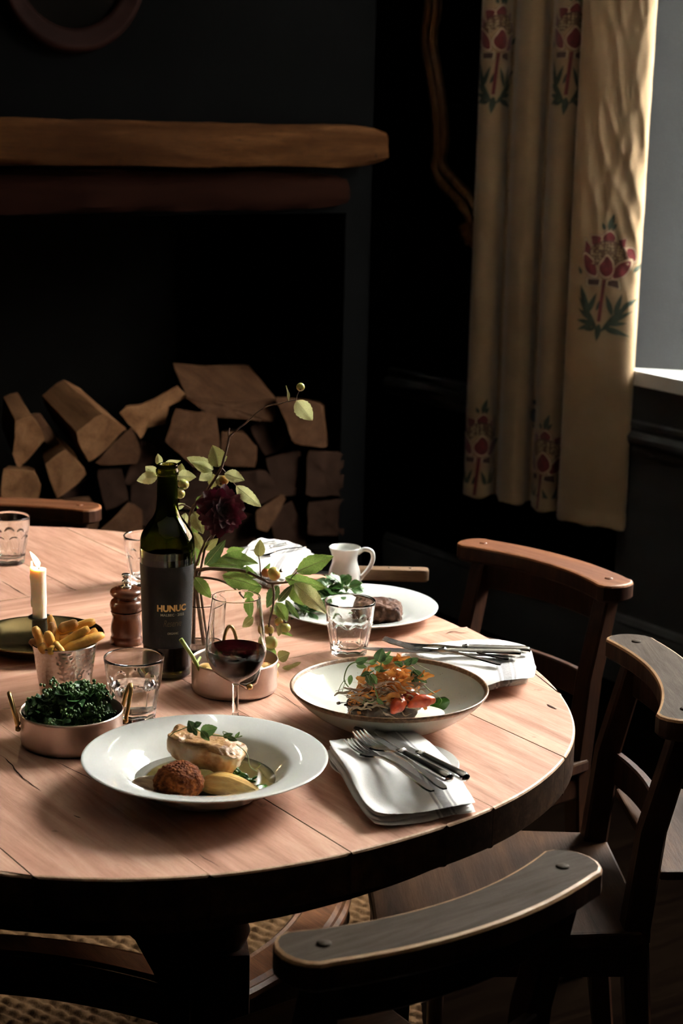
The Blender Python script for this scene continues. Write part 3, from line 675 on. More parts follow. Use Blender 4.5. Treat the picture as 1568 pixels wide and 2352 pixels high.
# ================================================================== chairs
RAILZ = .785
def make_chair(label, p1, p2, toward, top='rail', shelf=False, rz_top=RAILZ, lean=0.0):
    p1, p2 = Vector((*p1, 0)), Vector((*p2, 0)); d = p2 - p1; L = .425; mid = (p1 + p2) / 2
    fw = Vector((-d.y, d.x, 0)).normalized(); tw = Vector((*toward, 0)) - mid
    if fw.dot(tw) < 0: fw = -fw
    rz = math.atan2(fw.y, fw.x) - math.pi / 2
    Y0 = -.200                              # rail centre line at its middle; the ends curve forward by SG
    SG = .045; hl = L / 2
    org = mid - fw * (Y0 + SG * .55)
    t = thing('dining_chair', label, 'chair', (org.x, org.y, 0), rz)
    dz = rz_top - RAILZ
    def cy(x): return Y0 + SG * (x / hl) ** 2
    # top rail: flat curved board with rounded ends, wider towards the ends
    out = []; K = 22
    for i in range(K + 1):
        x = -hl + .03 + (L - .06) * i / K; w = .037 + .006 * (x / hl) ** 2; out.append((x, cy(x) - w))
    for a in np.linspace(-math.pi / 2, math.pi / 2, 9)[1:-1]: out.append((hl - .03 + .034 * math.cos(a), cy(hl - .03) + 0.042 * math.sin(a)))
    for i in range(K + 1):
        x = hl - .03 - (L - .06) * i / K; w = .037 + .006 * (x / hl) ** 2; out.append((x, cy(x) + w))
    for a in np.linspace(math.pi / 2, 3 * math.pi / 2, 9)[1:-1]: out.append((-hl + .03 + .034 * math.cos(a), cy(hl - .03) + 0.042 * math.sin(a)))
    V, F, m = prism(out, RAILZ - .034 + dz, RAILZ + dz, .005, 2)
    tr = make('top_rail', V, F, [M[top], M['worn' if top == 'rail' else 'worn_red'], M['chair']], t, True, m); sharp(tr, 20)
    for s in (-1, 1):
        V, F = lathe([(0, .0022), (.0055, .002), (.0078, .0008), (.008, -.002)], 16); make('dowel', V, F, M[top], t, True, loc=(s * (hl - .045), cy(hl - .045), RAILZ + dz + .0002))
    # curved slats between the posts
    for name, z0, z1, th, dy in (('upper_slat', RAILZ - .088 + dz, RAILZ - .0345 + dz, .016, .004), ('lower_slat', .545, .60, .016, .028)):
        V = []; F = []; mi = []; n = 18
        for i in range(n + 1):
            x = -.155 + .31 * i / n; y = cy(x) + dy
            for (u, z) in ((-th / 2, z0 + .003), (-th / 2, z1 - .003), (-th / 2 + .003, z1), (th / 2 - .003, z1), (th / 2, z1 - .003), (th / 2, z0 + .003), (th / 2 - .003, z0), (-th / 2 + .003, z0)): V.append((x, y + u, z))
        for i in range(n):
            for j in range(8): F.append((i * 8 + j, i * 8 + (j + 1) % 8, (i + 1) * 8 + (j + 1) % 8, (i + 1) * 8 + j))
        F += [tuple(range(8)), tuple(range(n * 8, n * 8 + 8))]
        sharp(make(name, V, F, M['chair'], t, True), 40)
    # back posts run to the floor
    for s in (-1, 1):
        V = []; F = []; zs = [0.0, .2, .43, .6, RAILZ - .0345 + dz]; ys = [-.165, -.14, -.118, -.135, cy(.165) + .001]; xs = [.158, .160, .163, .165, .166]; ws = [.015, .018, .020, .019, .018]
        for z, y, x, w in zip(zs, ys, xs, ws):
            bv = .004
            for u, v in ((-w, -w + bv), (-w + bv, -w), (w - bv, -w), (w, -w + bv), (w, w - bv), (w - bv, w), (-w + bv, w), (-w, w - bv)): V.append((s * x + u, y + v, z))
        for i in range(len(zs) - 1):
            for j in range(8): F.append((i * 8 + j, i * 8 + (j + 1) % 8, (i + 1) * 8 + (j + 1) % 8, (i + 1) * 8 + j))
        F += [tuple(range(8)), tuple(range((len(zs) - 1) * 8, len(zs) * 8))]
        sharp(make('back_post', V, F, M['chair'], t, True), 40)
        V, F = tube([(s * .172, .235, .0), (s * .17, .233, .2), (s * .168, .23, .42)], [.014, .018, .019], 12); make('front_leg', V, F, M['chair'], t)
        V, F = tube([(s * .160, -.13, .21), (s * .166, .05, .205), (s * .170, .225, .20)], [.008, .013, .008], 10); make('side_stretcher', V, F, M['chair'], t)
    V, F = tube([(-.17, .232, .26), (0, .234, .26), (.17, .232, .26)], [.008, .014, .008], 10); make('front_stretcher', V, F, M['chair'], t)
    so = [(-.178, -.14), (.178, -.14), (.186, -.12), (.212, .25), (.200, .268), (-.200, .268), (-.212, .25), (-.186, -.12)]
    V, F, m = prism(so, .420, .446, .005, 2); sharp(make('seat', V, F, [M['seat'], M['seat'], M['chair']], t, True, m), 20)
    make('seat_rail', *boxv((0, .05, .395), (.36, .34, .05), 0, .003), M['chair'], t, False)
    if shelf:
        b = MB(); b.add(*boxv((0, -.225, .525), (.33, .145, .014), 0, .003)); b.add(*boxv((0, -.295, .555), (.33, .012, .07), 0, .003))
        b.build('book_shelf', M['seat'], t, False)
    return t
make_chair('nearest chair, greyed curved top rail with two dowels in front of the table', (-.045, 1.60), (.300, 1.862), (-.3, 2.5))
make_chair('chair at the right edge with its seat pushed under the table beside the front napkin', (.486, 2.775), (.508, 2.345), (-.5, 2.5), shelf=True)
make_chair('reddish-brown chair standing below the curtain at the far right of the table', (.250, 3.437), (.539, 3.088), (-.5, 2.7), top='rail_red')
make_chair('chair beyond the table at the far left in front of the logs', (-.955, 3.74), (-.530, 3.735), (-.6, 2.7), top='rail_red', rz_top=.768)

# ================================================================== crockery, glass and metal on the table
M['china'] = plain('white_china', (.60, .61, .575), .035, var=.015, vs=4, Coat_Weight=.3, Coat_Roughness=.02)
m, nt, bs = newmat('speckled_stoneware'); vec = coords(nt); v1 = N(nt, 'ShaderNodeTexVoronoi'); v1.inputs['Scale'].default_value = 240; nt.links.new(vec, v1.inputs['Vector'])
sp = ramp(nt, v1.outputs['Distance'], [(.10, (1, 1, 1)), (.17, (0, 0, 0))]); msk = ramp(nt, noisetex(nt, vec, 130, 2), [(.55, (0, 0, 0)), (.63, (1, 1, 1))])
mm = N(nt, 'ShaderNodeMath', operation='MULTIPLY'); nt.links.new(sp, mm.inputs[0]); nt.links.new(msk, mm.inputs[1])
nt.links.new(mixc(nt, mm.outputs[0], (.50, .50, .43), (.20, .12, .065)), bs.inputs['Base Color']); bs.inputs['Roughness'].default_value = .07; M['stone'] = m
M['stone_rim'] = ramped('brown_glaze_rim', [(.35, (.10, .045, .02)), (.6, (.24, .125, .06)), (.75, (.42, .28, .16))], 160, .35, 5, .4, 300)
M['glass'] = glassy('clear_glass', (.985, .99, .985), 0, 1.47)
M['water'] = glassy('water', (.98, .99, .985), 0, 1.33)
M['steel'] = metal('cutlery_steel', (.60, .59, .57), .20, var=.08)
M['steel_dark'] = metal('worn_cutlery_steel', (.42, .41, .39), .30, var=.1)
M['copperish'] = metal('hammered_steel', (.58, .52, .47), .20, 0, 150, .0012, .06)
M['copper_lo'] = metal('hammered_pan_metal', (.50, .415, .365), .34, 0, 240, .001, .06)
M['brass'] = metal('old_brass', (.52, .36, .15), .30)
M['brass_dish'] = metal('tarnished_brass', (.42, .32, .15), .20, .0, 40, .002, .2)
def put(px, py, z=.75): p = at(px, py, z); return (p.x, p.y, .75)
TZ = .7502
def lathe_obj(name, prof, mat, parent=None, seg=64, loc=None, ang=35, mi=None):
    V, F = lathe(prof, seg); o = make(name, V, F, mat, parent, True, mi, loc=loc); return sharp(o, ang)
# plates and bowls (closed profiles)
def plate_prof(pts_top, th): return pts_top
p = at(471, 1738, .797)
PP = Vector((p.x, p.y, TZ))
prof = [(0, .004), (.062, .004), (.064, 0), (.070, 0), (.072, .004), (.092, .012), (.108, .026), (.130, .037), (.156, .0455), (.1585, .0470), (.159, .0485), (.1575, .0496), (.155, .0492), (.130, .0435), (.114, .0385), (.108, .0352), (.101, .0280), (.093, .0190), (.085, .0128), (.076, .0098), (.064, .0085), (0, .008)]
o = lathe_obj('pasta_plate', prof, M['china'], seg=96, loc=PP, ang=50); tag(o, 'wide-rimmed deep white plate with fish at the front of the table', 'plate')
p = at(893.5, 1577, .812); BP = Vector((p.x, p.y, TZ))
prof = smoothprof([(.0, .005), (.044, .005), (.046, 0), (.052, 0), (.055, .004), (.080, .0115), (.110, .029), (.132, .048), (.1405, .058)], 3)
rim = [(.1425, .0605), (.1428, .0625), (.1415, .064), (.1395, .0632), (.138, .061)]
inn = smoothprof([(.1365, .0585), (.128, .0485), (.106, .032), (.078, .0165), (.045, .0095), (0, .0085)], 3)
V, F = lathe(prof + rim + inn, 96); rows = [r for r, z in (prof + rim + inn)]
mi = []
zs = [z for r, z in prof + rim + inn]; nrow = len(zs) - 1; fcount = []
for k in range(nrow): fcount += [1 if (len(prof) - 2 <= k <= len(prof) + len(rim) - 1) else 0] * 96
o = make('stoneware_bowl', V, F, [M['stone'], M['stone_rim']], None, True, fcount[:len(F)], loc=BP); tag(o, 'shallow speckled cream stoneware bowl with a brown rim', 'bowl')
p = at(820, 1389, .772); SPX = Vector((p.x, p.y, TZ))
prof = [(0, .003), (.075, .003), (.077, 0), (.083, 0), (.086, .004), (.105, .012), (.140, .020), (.1425, .0212), (.1428, .0226), (.141, .0236), (.138, .0232), (.106, .0158), (.092, .0118), (.086, .0085), (.080, .007), (0, .0065)]
o = lathe_obj('dinner_plate', prof, M['china'], seg=80, loc=SPX, ang=50); tag(o, 'white rimmed dinner plate with the steak and salad', 'plate')
SIDE = [(0, .003), (.045, .003), (.046, 0), (.051, 0), (.053, .003), (.066, .010), (.086, .0155), (.0872, .0168), (.086, .018), (.083, .0174), (.062, .0115), (.052, .0075), (0, .0065)]
def side_plate(px, py, label):
    p = at(px, py, .766); o = lathe_obj('side_plate', SIDE, M['china'], seg=64, loc=(p.x, p.y, TZ), ang=50); tag(o, label, 'plate', 'small white side plates'); return Vector((p.x, p.y, TZ))
SP1 = side_plate(905, 1752, 'small white side plate under the front napkin')
SP2 = side_plate(1104, 1528, 'small white side plate under the right-hand napkin')
SP3 = side_plate(628, 1283, 'small white side plate under the far napkin')

# ------------------------------------------------------------------ tumblers
def tumbler_mesh(nf=9):
    nt_ = nf * 14; h = .093; PR = [(.0, .0305), (.003, .0312), (.02, .0330), (.04, .0365), (.055, .0392), (.07, .0410), (.085, .0426), (.093, .0437)]
    zz = np.array([a for a, _ in PR]); rr = np.array([b_ for _, b_ in PR]); Rf = lambda z: float(np.interp(z, zz, rr))
    V = []; F = []; rows = []
    def row(fn, z):
        st = len(V)
        for i in range(nt_):
            a = 2 * math.pi * i / nt_; r = fn(a, z); V.append((r * math.cos(a), r * math.sin(a), z))
        rows.append(st)
    def outer(a, z):
        R0 = Rf(z); ph = ((a + math.pi / nf) % (2 * math.pi / nf)) - math.pi / nf; q = ph / (math.pi / nf)
        arch = .060 - .011 * q * q
        k = max(0, min(1, (arch - z) / .0022)); k = k * k * (3 - 2 * k); kb = max(0, min(1, (z - .003) / .004))
        flat = R0 * math.cos(math.pi / nf) / math.cos(ph) - .0002
        return R0 + (flat + .0006 - R0) * k * (kb * .8 + .2)
    for z in [0, .0015, .004, .008, .014] + list(np.linspace(.02, .044, 9)) + list(np.linspace(.0455, .064, 17)) + [.07, .077, .084, .090]: row(outer, z)
    row(lambda a, z: Rf(z) - .0002, .0925); row(lambda a, z: Rf(.093) - .0010, .0935); row(lambda a, z: Rf(.093) - .0022, .0925)
    for z in [.088, .075, .06, .045, .03, .020, .015]: row(lambda a, z: Rf(z) - (.0026 + .0016 * max(0, (.06 - z) / .045)), z)
    row(lambda a, z: .022, .0125)
    for A, B in zip(rows, rows[1:]):
        for i in range(nt_): j = (i + 1) % nt_; F.append((A + i, A + j, B + j, B + i))
    V.append((0, 0, .0120)); F += [(rows[-1] + i, rows[-1] + (i + 1) % nt_, len(V) - 1) for i in range(nt_)]
    V.append((0, 0, .0008)); F += [(rows[0] + (i + 1) % nt_, rows[0] + i, len(V) - 1) for i in range(nt_)]
    return V, F
TV, TF = tumbler_mesh()
tm = make('tumbler', TV, TF, M['glass']); TME = tm.data; bpy.data.objects.remove(tm)
def tumbler(px, py, label, rz=0, sc=1.0):
    p = at(px, py, .75); o = link('tumbler', TME, None, (p.x, p.y, TZ), (0, 0, rz), sc); tag(o, label, 'glass', 'faceted glass tumblers'); return p
g1 = tumbler(308, 1649, 'faceted tumbler half full of water behind the front plate', .2)
tumbler(801, 1500, 'empty faceted tumbler between the stoneware bowl and the steak', .1, .965)
g3 = tumbler(20, 1292, 'faceted tumbler at the far left edge of the table', .3)
tumbler(337, 1340, 'faceted tumbler mostly hidden behind the wine bottle', 0.4)
def water(p, lvl):
    prof = [(0, .0123), (.0215, .0128)] ; PR = [(.015, .0326 - .0042 + .0000), (.03, .0347 - .0036), (.045, .0374 - .0030), (.06, .0398 - .0027)]
    for z, r in PR:
        if z < lvl: prof.append((r - .0004, z))
    zz = [a for a, _ in PR]; rr = [b_ for _, b_ in PR]; prof += [(float(np.interp(lvl, zz, rr)) - .0004, lvl), (0, lvl)]
    return lathe(prof, 48)
V, F = water(g1, .050); o = make('water', V, F, M['water'], loc=(g1.x, g1.y, TZ)); sharp(o, 60); tag(o, 'still water inside the front tumbler', 'water')

# ------------------------------------------------------------------ wine glass and wine
p = at(540, 1662, .75); WG = Vector((p.x, p.y, TZ))
out_ = smoothprof([(.0, .0), (.034, .0), (.0345, .0012), (.030, .0022), (.012, .0050), (.0052, .011), (.0046, .030), (.0046, .052), (.0062, .062), (.018, .070), (.033, .082), (.0425, .102), (.0432, .118), (.040, .146), (.0352, .183), (.0347, .1895)], 5)
inn = smoothprof([(.0338, .1895), (.0342, .183), (.0390, .146), (.0421, .118), (.0414, .102), (.0318, .0835), (.017, .0722), (.006, .0685), (0, .0680)], 5)
o = lathe_obj('wine_glass', out_ + [(.0343, .1905)] + inn, M['glass'], seg=72, loc=WG, ang=70); tag(o, 'stemmed wine glass with red wine in front of the copper-toned pot', 'glass')
m, nt, bs = newmat('red_wine'); bs.inputs['Base Color'].default_value = (.012, .0006, .0012, 1); bs.inputs['Roughness'].default_value = .04; bs.inputs['Transmission Weight'].default_value = .0; bs.inputs['IOR'].default_value = 1.34; M['wine'] = m
lvl = .1135; wp = [(r + .0003, z - .0001) for r, z in inn[::-1] if z < lvl and r > .001]
prof = [(0, .0679)] + wp + [(.0422, lvl), (.0408, lvl + .0004), (.038, lvl), (0, lvl)]
o = lathe_obj('red_wine', prof, M['wine'], seg=64, loc=WG, ang=60); tag(o, 'dark red wine filling the lower half of the stemmed glass', 'wine')

# ------------------------------------------------------------------ wine bottle
p = at(384, 1548, .75); BO = Vector((p.x, p.y, TZ)); bt = thing('wine_bottle', 'tall dark green wine bottle with black label in the middle of the table', 'bottle', BO)
M['bottle'] = plain('bottle_green_glass', (.10, .125, .018), 0.0, Transmission_Weight=1.0, IOR=1.5)
outp = smoothprof([(.0, .006), (.020, .004), (.030, .0005), (.0355, .002), (.0372, .008), (.0376, .04), (.0400, .12), (.0425, .195), (.0425, .208), (.0395, .226), (.030, .242), (.0205, .256), (.0168, .272), (.0158, .300), (.0155, .318)], 4)
lip = [(.0156, .3185), (.0172, .319), (.0176, .322), (.0176, .327), (.0165, .3285), (.0160, .330), (.0163, .333), (.0158, .3352), (.0125, .3355), (.0108, .334)]
inp = smoothprof([(.0105, .318), (.0110, .300), (.0128, .272), (.0168, .257), (.026, .2425), (.0358, .226), (.0390, .208), (.0390, .195), (.0368, .12), (.0345, .04), (.033, .014), (.0, .012)], 4)
lathe_obj('bottle_body', outp + lip + inp, M['bottle'], bt, 72, ang=60)
M['wine_dark'] = plain('wine_in_bottle', (.003, .0007, .0006), .3, spec=.05)
wp = [(r + .0003, z) for r, z in inp[::-1] if z < .192]
lathe_obj('wine_inside', [(0, .0122)] + wp[1:] + [(.0392, .192), (0, .192)], M['wine_dark'], bt, 48)
M['label'] = plain('charcoal_paper_label', (.018, .0185, .019), .75, bmp=.2, bs=500)
M['gold'] = metal('gold_foil', (.80, .52, .22), .30)
M['print'] = plain('grey_label_print', (.42, .38, .31), .6)
M['print_dim'] = plain('dim_gold_script', (.10, .075, .04), .5)
M['net'] = plain('black_gloss_net', (.003, .003, .003), .35)
def Rb(z): return float(np.interp(z, [.0, .008, .04, .12, .195, .208], [.0372, .0372, .0376, .0400, .0425, .0425]))
view = math.atan2(-BO.y, -BO.x)             # direction from the bottle towards the camera
LZ0, LZ1 = .052, .182
V = []; F = []; na = 60; A0, A1 = view - R(92), view + R(74)
for k in range(9):
    z = LZ0 + (LZ1 - LZ0) * k / 8
    for i in range(na + 1): a = A0 + (A1 - A0) * i / na; r = Rb(z) + .00035; V.append((r * math.cos(a), r * math.sin(a), z))
F = [(k * (na + 1) + i, k * (na + 1) + i + 1, (k + 1) * (na + 1) + i + 1, (k + 1) * (na + 1) + i) for k in range(8) for i in range(na)]
lab = make('label', V, F, M['label'], bt); lab['label'] = 'matte charcoal paper label'
def wrap(x, y, off):                        # label plane (x right, y up, metres) -> bottle surface
    r = Rb(y) + off; a = view + x / r; return (r * math.cos(a), r * math.sin(a), y)
def text_on_label(body, size, cx, y, mat, width=None, shear=0, bold=0, space=1.0):
    cu = bpy.data.curves.new('lettering', 'FONT'); cu.body = body; cu.size = size; cu.shear = shear; cu.align_x = 'CENTER'; cu.space_character = space; cu.offset = bold; cu.resolution_u = 3
    ob = bpy.data.objects.new('lettering', cu); COL.objects.link(ob); dg = bpy.context.evaluated_depsgraph_get()
    me = bpy.data.meshes.new_from_object(ob.evaluated_get(dg)); bpy.data.objects.remove(ob)
    xs = [v.co.x for v in me.vertices]; k = (width / (max(xs) - min(xs))) if width else 1
    for v in me.vertices: v.co = wrap(cx + v.co.x * k, y + v.co.y, .00065)
    me.materials.append(mat); o = link('lettering', me, lab); return o
text_on_label('HUNUC', .0138, .0075, .1128, M['gold'], .0475, bold=.0006)
text_on_label('MALBEC · 2022', .0056, .0085, .1050, M['print'], .0380, bold=.0001)
text_on_label('Reserve', .0150, .0080, .0885, M['print_dim'], .0290, .35)
text_on_label('ORGANIC', .0048, .0090, .0755, M['print'], .0175, bold=.0001)
# line net of triangles at the upper right of the label
rng = random.Random(5); pts = [(.037 + .026 * rr * math.cos(a), .150 + .029 * rr * math.sin(a)) for rr, a in [(1, i * 2 * math.pi / 10 + rng.uniform(-.2, .2)) for i in range(10)] + [(.55, i * 2 * math.pi / 6 + rng.uniform(-.3, .3)) for i in range(6)] + [(.08, .4), (.25, 2.5)]]
b = MB(); segs = set()
for i, q in enumerate(pts):
    nb = sorted(range(len(pts)), key=lambda j: (pts[j][0] - q[0]) ** 2 + (pts[j][1] - q[1]) ** 2)[1:6]
    for j in nb: segs.add((min(i, j), max(i, j)))
for i, j in segs:
    (x0, y0), (x1, y1) = pts[i], pts[j]; L = math.hypot(x1 - x0, y1 - y0); nx_, ny_ = -(y1 - y0) / L * .00028, (x1 - x0) / L * .00028; V = []
    for t_ in np.linspace(0, 1, 6):
        x, y = x0 + (x1 - x0) * t_, y0 + (y1 - y0) * t_; V += [wrap(x + nx_, y + ny_, .0006), wrap(x - nx_, y - ny_, .0006)]
    b.add(V, [(2 * k, 2 * k + 1, 2 * k + 3, 2 * k + 2) for k in range(5)])
b.build('line_drawing', M['net'], lab)

# ------------------------------------------------------------------ pepper mill
p = at(290, 1476, .75); mt_ = thing('pepper_mill', 'small turned dark wooden pepper mill with metal knob left of the bottle', 'pepper mill', (p.x, p.y, TZ))
M['mill'] = wood('polished_mill_wood', (.035, .010, .005), (.085, .026, .012), (.14, .05, .022), 16, 'z', .2, .3, None, .3, .5, .05)
lathe_obj('body', smoothprof([(0, 0), (.0255, 0), (.0265, .004), (.0262, .010), (.0245, .014), (.0258, .022), (.0245, .034), (.0222, .044), (.0240, .050), (.0245, .053), (.0235, .055), (0, .055)], 3), M['mill'], mt_, 40)
lathe_obj('head', smoothprof([(0, .0555), (.0225, .0555), (.0262, .061), (.0268, .067), (.0245, .073), (.0190, .0755), (.0215, .079), (.0262, .084), (.0258, .090), (.018, .0945), (0, .096)], 3), M['mill'], mt_, 40)
lathe_obj('knob', smoothprof([(0, .095), (.0085, .095), (.0085, .098), (.0045, .100), (.0068, .1035), (.0068, .106), (.0040, .109), (.0062, .1125), (.0072, .116), (.006, .118), (0, .1185)], 3), M['steel'], mt_, 28)

# ------------------------------------------------------------------ candle in its brass chamberstick
p = at(92, 1488, .75); CP = Vector((p.x, p.y, TZ)); ch = thing('candle_holder', 'old brass chamberstick dish holding the lit candle', 'candle holder', CP)
lathe_obj('dish', [(0, .002), (.062, .002), (.066, 0), (.072, .002), (.090, .014), (.101, .022), (.104, .0225), (.1045, .024), (.103, .0255), (.099, .0250), (.088, .0175), (.071, .0062), (0, .0055)], M['brass_dish'], ch, 72, ang=50)
M['iron'] = metal('dark_socket_metal', (.08, .07, .055), .4)
lathe_obj('socket', [(0, .0056), (.020, .0058), (.014, .010), (.0125, .018), (.0125, .048), (.0150, .050), (.0185, .0515), (.0185, .0535), (.0135, .0530), (.0118, .048), (.0118, .040), (0, .040)], M['iron'], ch, 36, ang=50)
M['wax'] = plain('ivory_wax', (.86, .78, .62), .45, Subsurface_Weight=.5, Subsurface_Radius=(.02, .012, .006), Subsurface_Scale=.6)
cd = thing('candle', 'short ivory dinner candle burning at the left', 'candle', CP + Vector((0, 0, .0405)))
V = []; F = []; nn_ = 40; H = .094
for k in range(26):
    z = H * k / 25
    for i in range(nn_):
        a = 2 * math.pi * i / nn_; d = math.cos(a - math.pi * 1.02)
        r = .0116 + .0006 * noise.noise(Vector((math.cos(a) * 2, math.sin(a) * 2, z * 60))) + .0030 * max(0, d) ** 6 * max(0, min(1, (z - .02) / .06)) * (1 + .5 * noise.noise(Vector((1, 2, z * 120))))
        V.append((r * math.cos(a), r * math.sin(a), z + (.004 * max(0, d) ** 3 - .001 if k == 25 else 0)))
for k in range(25):
    for i in range(nn_): j = (i + 1) % nn_; F.append((k * nn_ + i, k * nn_ + j, (k + 1) * nn_ + j, (k + 1) * nn_ + i))
s0 = len(V)
for i in range(nn_): a = 2 * math.pi * i / nn_; V.append((.0095 * math.cos(a), .0095 * math.sin(a), H - .002))
F += [(25 * nn_ + i, 25 * nn_ + (i + 1) % nn_, s0 + (i + 1) % nn_, s0 + i) for i in range(nn_)] + [tuple(range(s0, s0 + nn_)), tuple(range(nn_))]
make('wax', V, F, M['wax'], cd)
b = MB()
for a0, z0, L in ((3.0, .055, .05), (3.5, .03, .045), (2.6, .062, .03)):
    P = [Vector((.0122 * math.cos(a0), .0122 * math.sin(a0), z0 + L - L * t_)) for t_ in np.linspace(0, 1, 7)]; b.add(*tube(P, [.0015, .0018, .0014, .0013, .0016, .0024, .0012], 7))
b.build('drip', M['wax'], cd)
M['wick'] = plain('charred_wick', (.02, .012, .008), .9)
make('wick', *tube([(0, 0, H - .003), (.0004, 0, H + .004), (-.0005, 0, H + .009)], .0007, 6), M['wick'], cd)
m, nt, bs = newmat('candle_flame'); em = N(nt, 'ShaderNodeEmission'); em.inputs[0].default_value = (1, .62, .25, 1); em.inputs[1].default_value = 30.0; nt.links.new(em.outputs[0], nt.nodes['Material Output'].inputs[0]); nt.nodes.remove(bs); M['flame'] = m
fl_ = make('flame', *tube([(0, 0, H + .002), (-.0012, 0, H + .007), (-.005, 0, H + .014), (-.0095, 0, H + .021), (-.0135, 0, H + .027)], [.0012, .0044, .0042, .0026, .0003], 12), M['flame'], cd)
ld = bpy.data.lights.new('candle_light', 'POINT'); ld.energy = .9; ld.color = (1, .6, .28); ld.shadow_soft_size = .006
lo = bpy.data.objects.new('candle_light', ld); COL.objects.link(lo); lo.parent = cd; lo.location = (-.005, 0, H + .016)

def hammered(name, prof, wall, mat, parent, pitch, rad, depth, seg=216, seed=1):
    # lathe whose outer wall (profile rows in the z range `wall`) carries beaten dimples
    P = []
    for (r0, z0), (r1, z1) in zip(prof, prof[1:]):
        P.append((r0, z0)); out_w = r0 > .02 and r1 > .02 and min(z0, z1) >= wall[0] - 1e-6 and max(z0, z1) <= wall[1] + 1e-6 and z1 > z0
        if out_w:
            k = max(1, int((z1 - z0) / .0011)); P += [(r0 + (r1 - r0) * i / k, z0 + (z1 - z0) * i / k) for i in range(1, k)]
    P.append(prof[-1]); V, F = lathe(P, seg); rng = random.Random(seed); jit = {}; ri = max(range(len(prof)), key=lambda i: prof[i][1]); V2 = []
    for x, y, z in V:
        r = math.hypot(x, y); d = 0
        outer = r > float(np.interp(z, [wall[0], wall[1]], [RW[name][0], RW[name][1]])) - .0009
        if r > .02 and wall[0] + .002 < z < wall[1] - .002 and outer:
            row = round((z - wall[0]) / pitch)
            for rr in (row - 1, row, row + 1):
                zr = wall[0] + rr * pitch; n_ = max(6, int(2 * math.pi * r / (pitch * 1.15))); a = math.atan2(y, x); st = 2 * math.pi / n_; off = .5 * (rr % 2)
                c = round(a / st - off)
                for cc in (c - 1, c, c + 1):
                    key = (rr, cc % n_); 
                    if key not in jit: jit[key] = (rng.uniform(-.18, .18) * pitch, rng.uniform(-.18, .18) * pitch, rng.uniform(.5, 1.1))
                    ja, jz, jd = jit[key]; da = ((a - (cc + off) * st + math.pi) % (2 * math.pi) - math.pi) * r - ja; dz = z - zr - jz
                    d = max(d, jd * math.exp(-(da * da + dz * dz) / rad ** 2))
        k = (r - depth * d) / r if r > 1e-6 else 1; V2.append((x * k, y * k, z))
    return sharp(make(name, V2, F, mat, parent, True), 50)
RW = {'beaker_wall': (.0347, .0470), 'pan_body': (.0700, .0700)}
# ------------------------------------------------------------------ beaker of chips
p = at(150, 1612, .75); CU = Vector((p.x, p.y, TZ)); cu_ = thing('chip_beaker', 'tapered hammered metal beaker full of chips', 'beaker', CU)
hammered('beaker_wall', [(0, .001), (.033, 0), (.0345, .002), (.0475, .0905), (.0482, .0925), (.0475, .0935), (.0465, .0925), (.0455, .089), (.0332, .004), (0, .003)], (.002, .0905), M['copperish'], cu_, .0080, .0021, .00085)
M['chip'] = ramped('fried_potato', [(.25, (.50, .19, .02)), (.45, (.82, .43, .075)), (.75, (.92, .62, .19))], 26, .5, 5, .5, 180, .0015, sss=.15)
M['chip_brown'] = ramped('browned_potato', [(.3, (.20, .07, .02)), (.55, (.50, .23, .06)), (.75, (.68, .38, .12))], 40, .55, 6, .7, 160, .002)
def chip(a, b_, w, label, seed, brown=False):
    a = Vector(a); b_ = Vector(b_); d = b_ - a; L = d.length; n = 10; V = []; F = []; prof = 8
    q = d.to_track_quat('Z', 'Y'); base = a
    for k in range(n + 1):
        t_ = k / n; sc = w * (min(1, .55 + 3.2 * min(t_, 1 - t_))) * (1 + .14 * noise.noise(Vector((seed, t_ * 3, 0))))
        for j in range(prof):
            an = 2 * math.pi * (j + .5) / prof; rr = 1 / max(abs(math.cos(an)), abs(math.sin(an))) ** .75
            c = Vector((math.cos(an) * rr * sc, math.sin(an) * rr * sc * .9, L * t_)); c += Vector((noise.noise(c * 90 + Vector((seed, 0, 0))), noise.noise(c * 90 + Vector((0, seed, 0))), 0)) * .0012
            c.x += .0035 * math.sin(t_ * 3 + seed)
            V.append(q @ c)
    for k in range(n):
        for j in range(prof): F.append((k * prof + j, k * prof + (j + 1) % prof, (k + 1) * prof + (j + 1) % prof, (k + 1) * prof + j))
    F += [tuple(range(prof)), tuple(range(n * prof, (n + 1) * prof))]
    o = make('chip', V, F, M['chip_brown' if brown else 'chip'], loc=base); tag(o, label, 'chip', 'chips in the hammered beaker')
Yc = CU.y
def chp(x0, y0, d0, x1, y1, d1, w, label, seed, brown=False): chip(atY(x0, y0, Yc + d0), atY(x1, y1, Yc + d1), w, label, seed, brown)
chp(150, 1500, .000, 110, 1415, .020, .0062, 'upright pale chip, tallest in the beaker', 1)
chp(118, 1500, -.005, 113, 1430, .00, .0060, 'short browned chip leaning on the tallest chip', 2, True)
chp(98, 1500, -.015, 78, 1440, -.01, .0072, 'plump round-ended chip at the left side of the beaker', 3)
chp(126, 1505, -.028, 108, 1450, -.030, .0078, 'thick upright chip in the middle front of the beaker', 4)
chp(128, 1452, .015, 218, 1428, .022, .0066, 'pale long chip lying across the top at the back', 5)
chp(135, 1445, .008, 178, 1432, .010, .0075, 'dark crusted chip lying at the top of the beaker', 6, True)
chp(132, 1490, -.022, 204, 1442, -.005, .0070, 'long pale chip slanting to the right over the beaker front', 7)
chp(150, 1492, -.026, 235, 1456, .005, .0085, 'deep orange chip jutting out over the right rim', 8)
chp(130, 1470, .005, 158, 1462, .012, .0065, 'small chip tucked under the long slanting chip', 9)
chp(190, 1470, .022, 222, 1446, .028, .0066, 'chip behind the orange one at the right rim', 10)
chp(88, 1500, -.020, 80, 1468, -.005, .0062, 'small brown chip end at the left rim', 11, True)
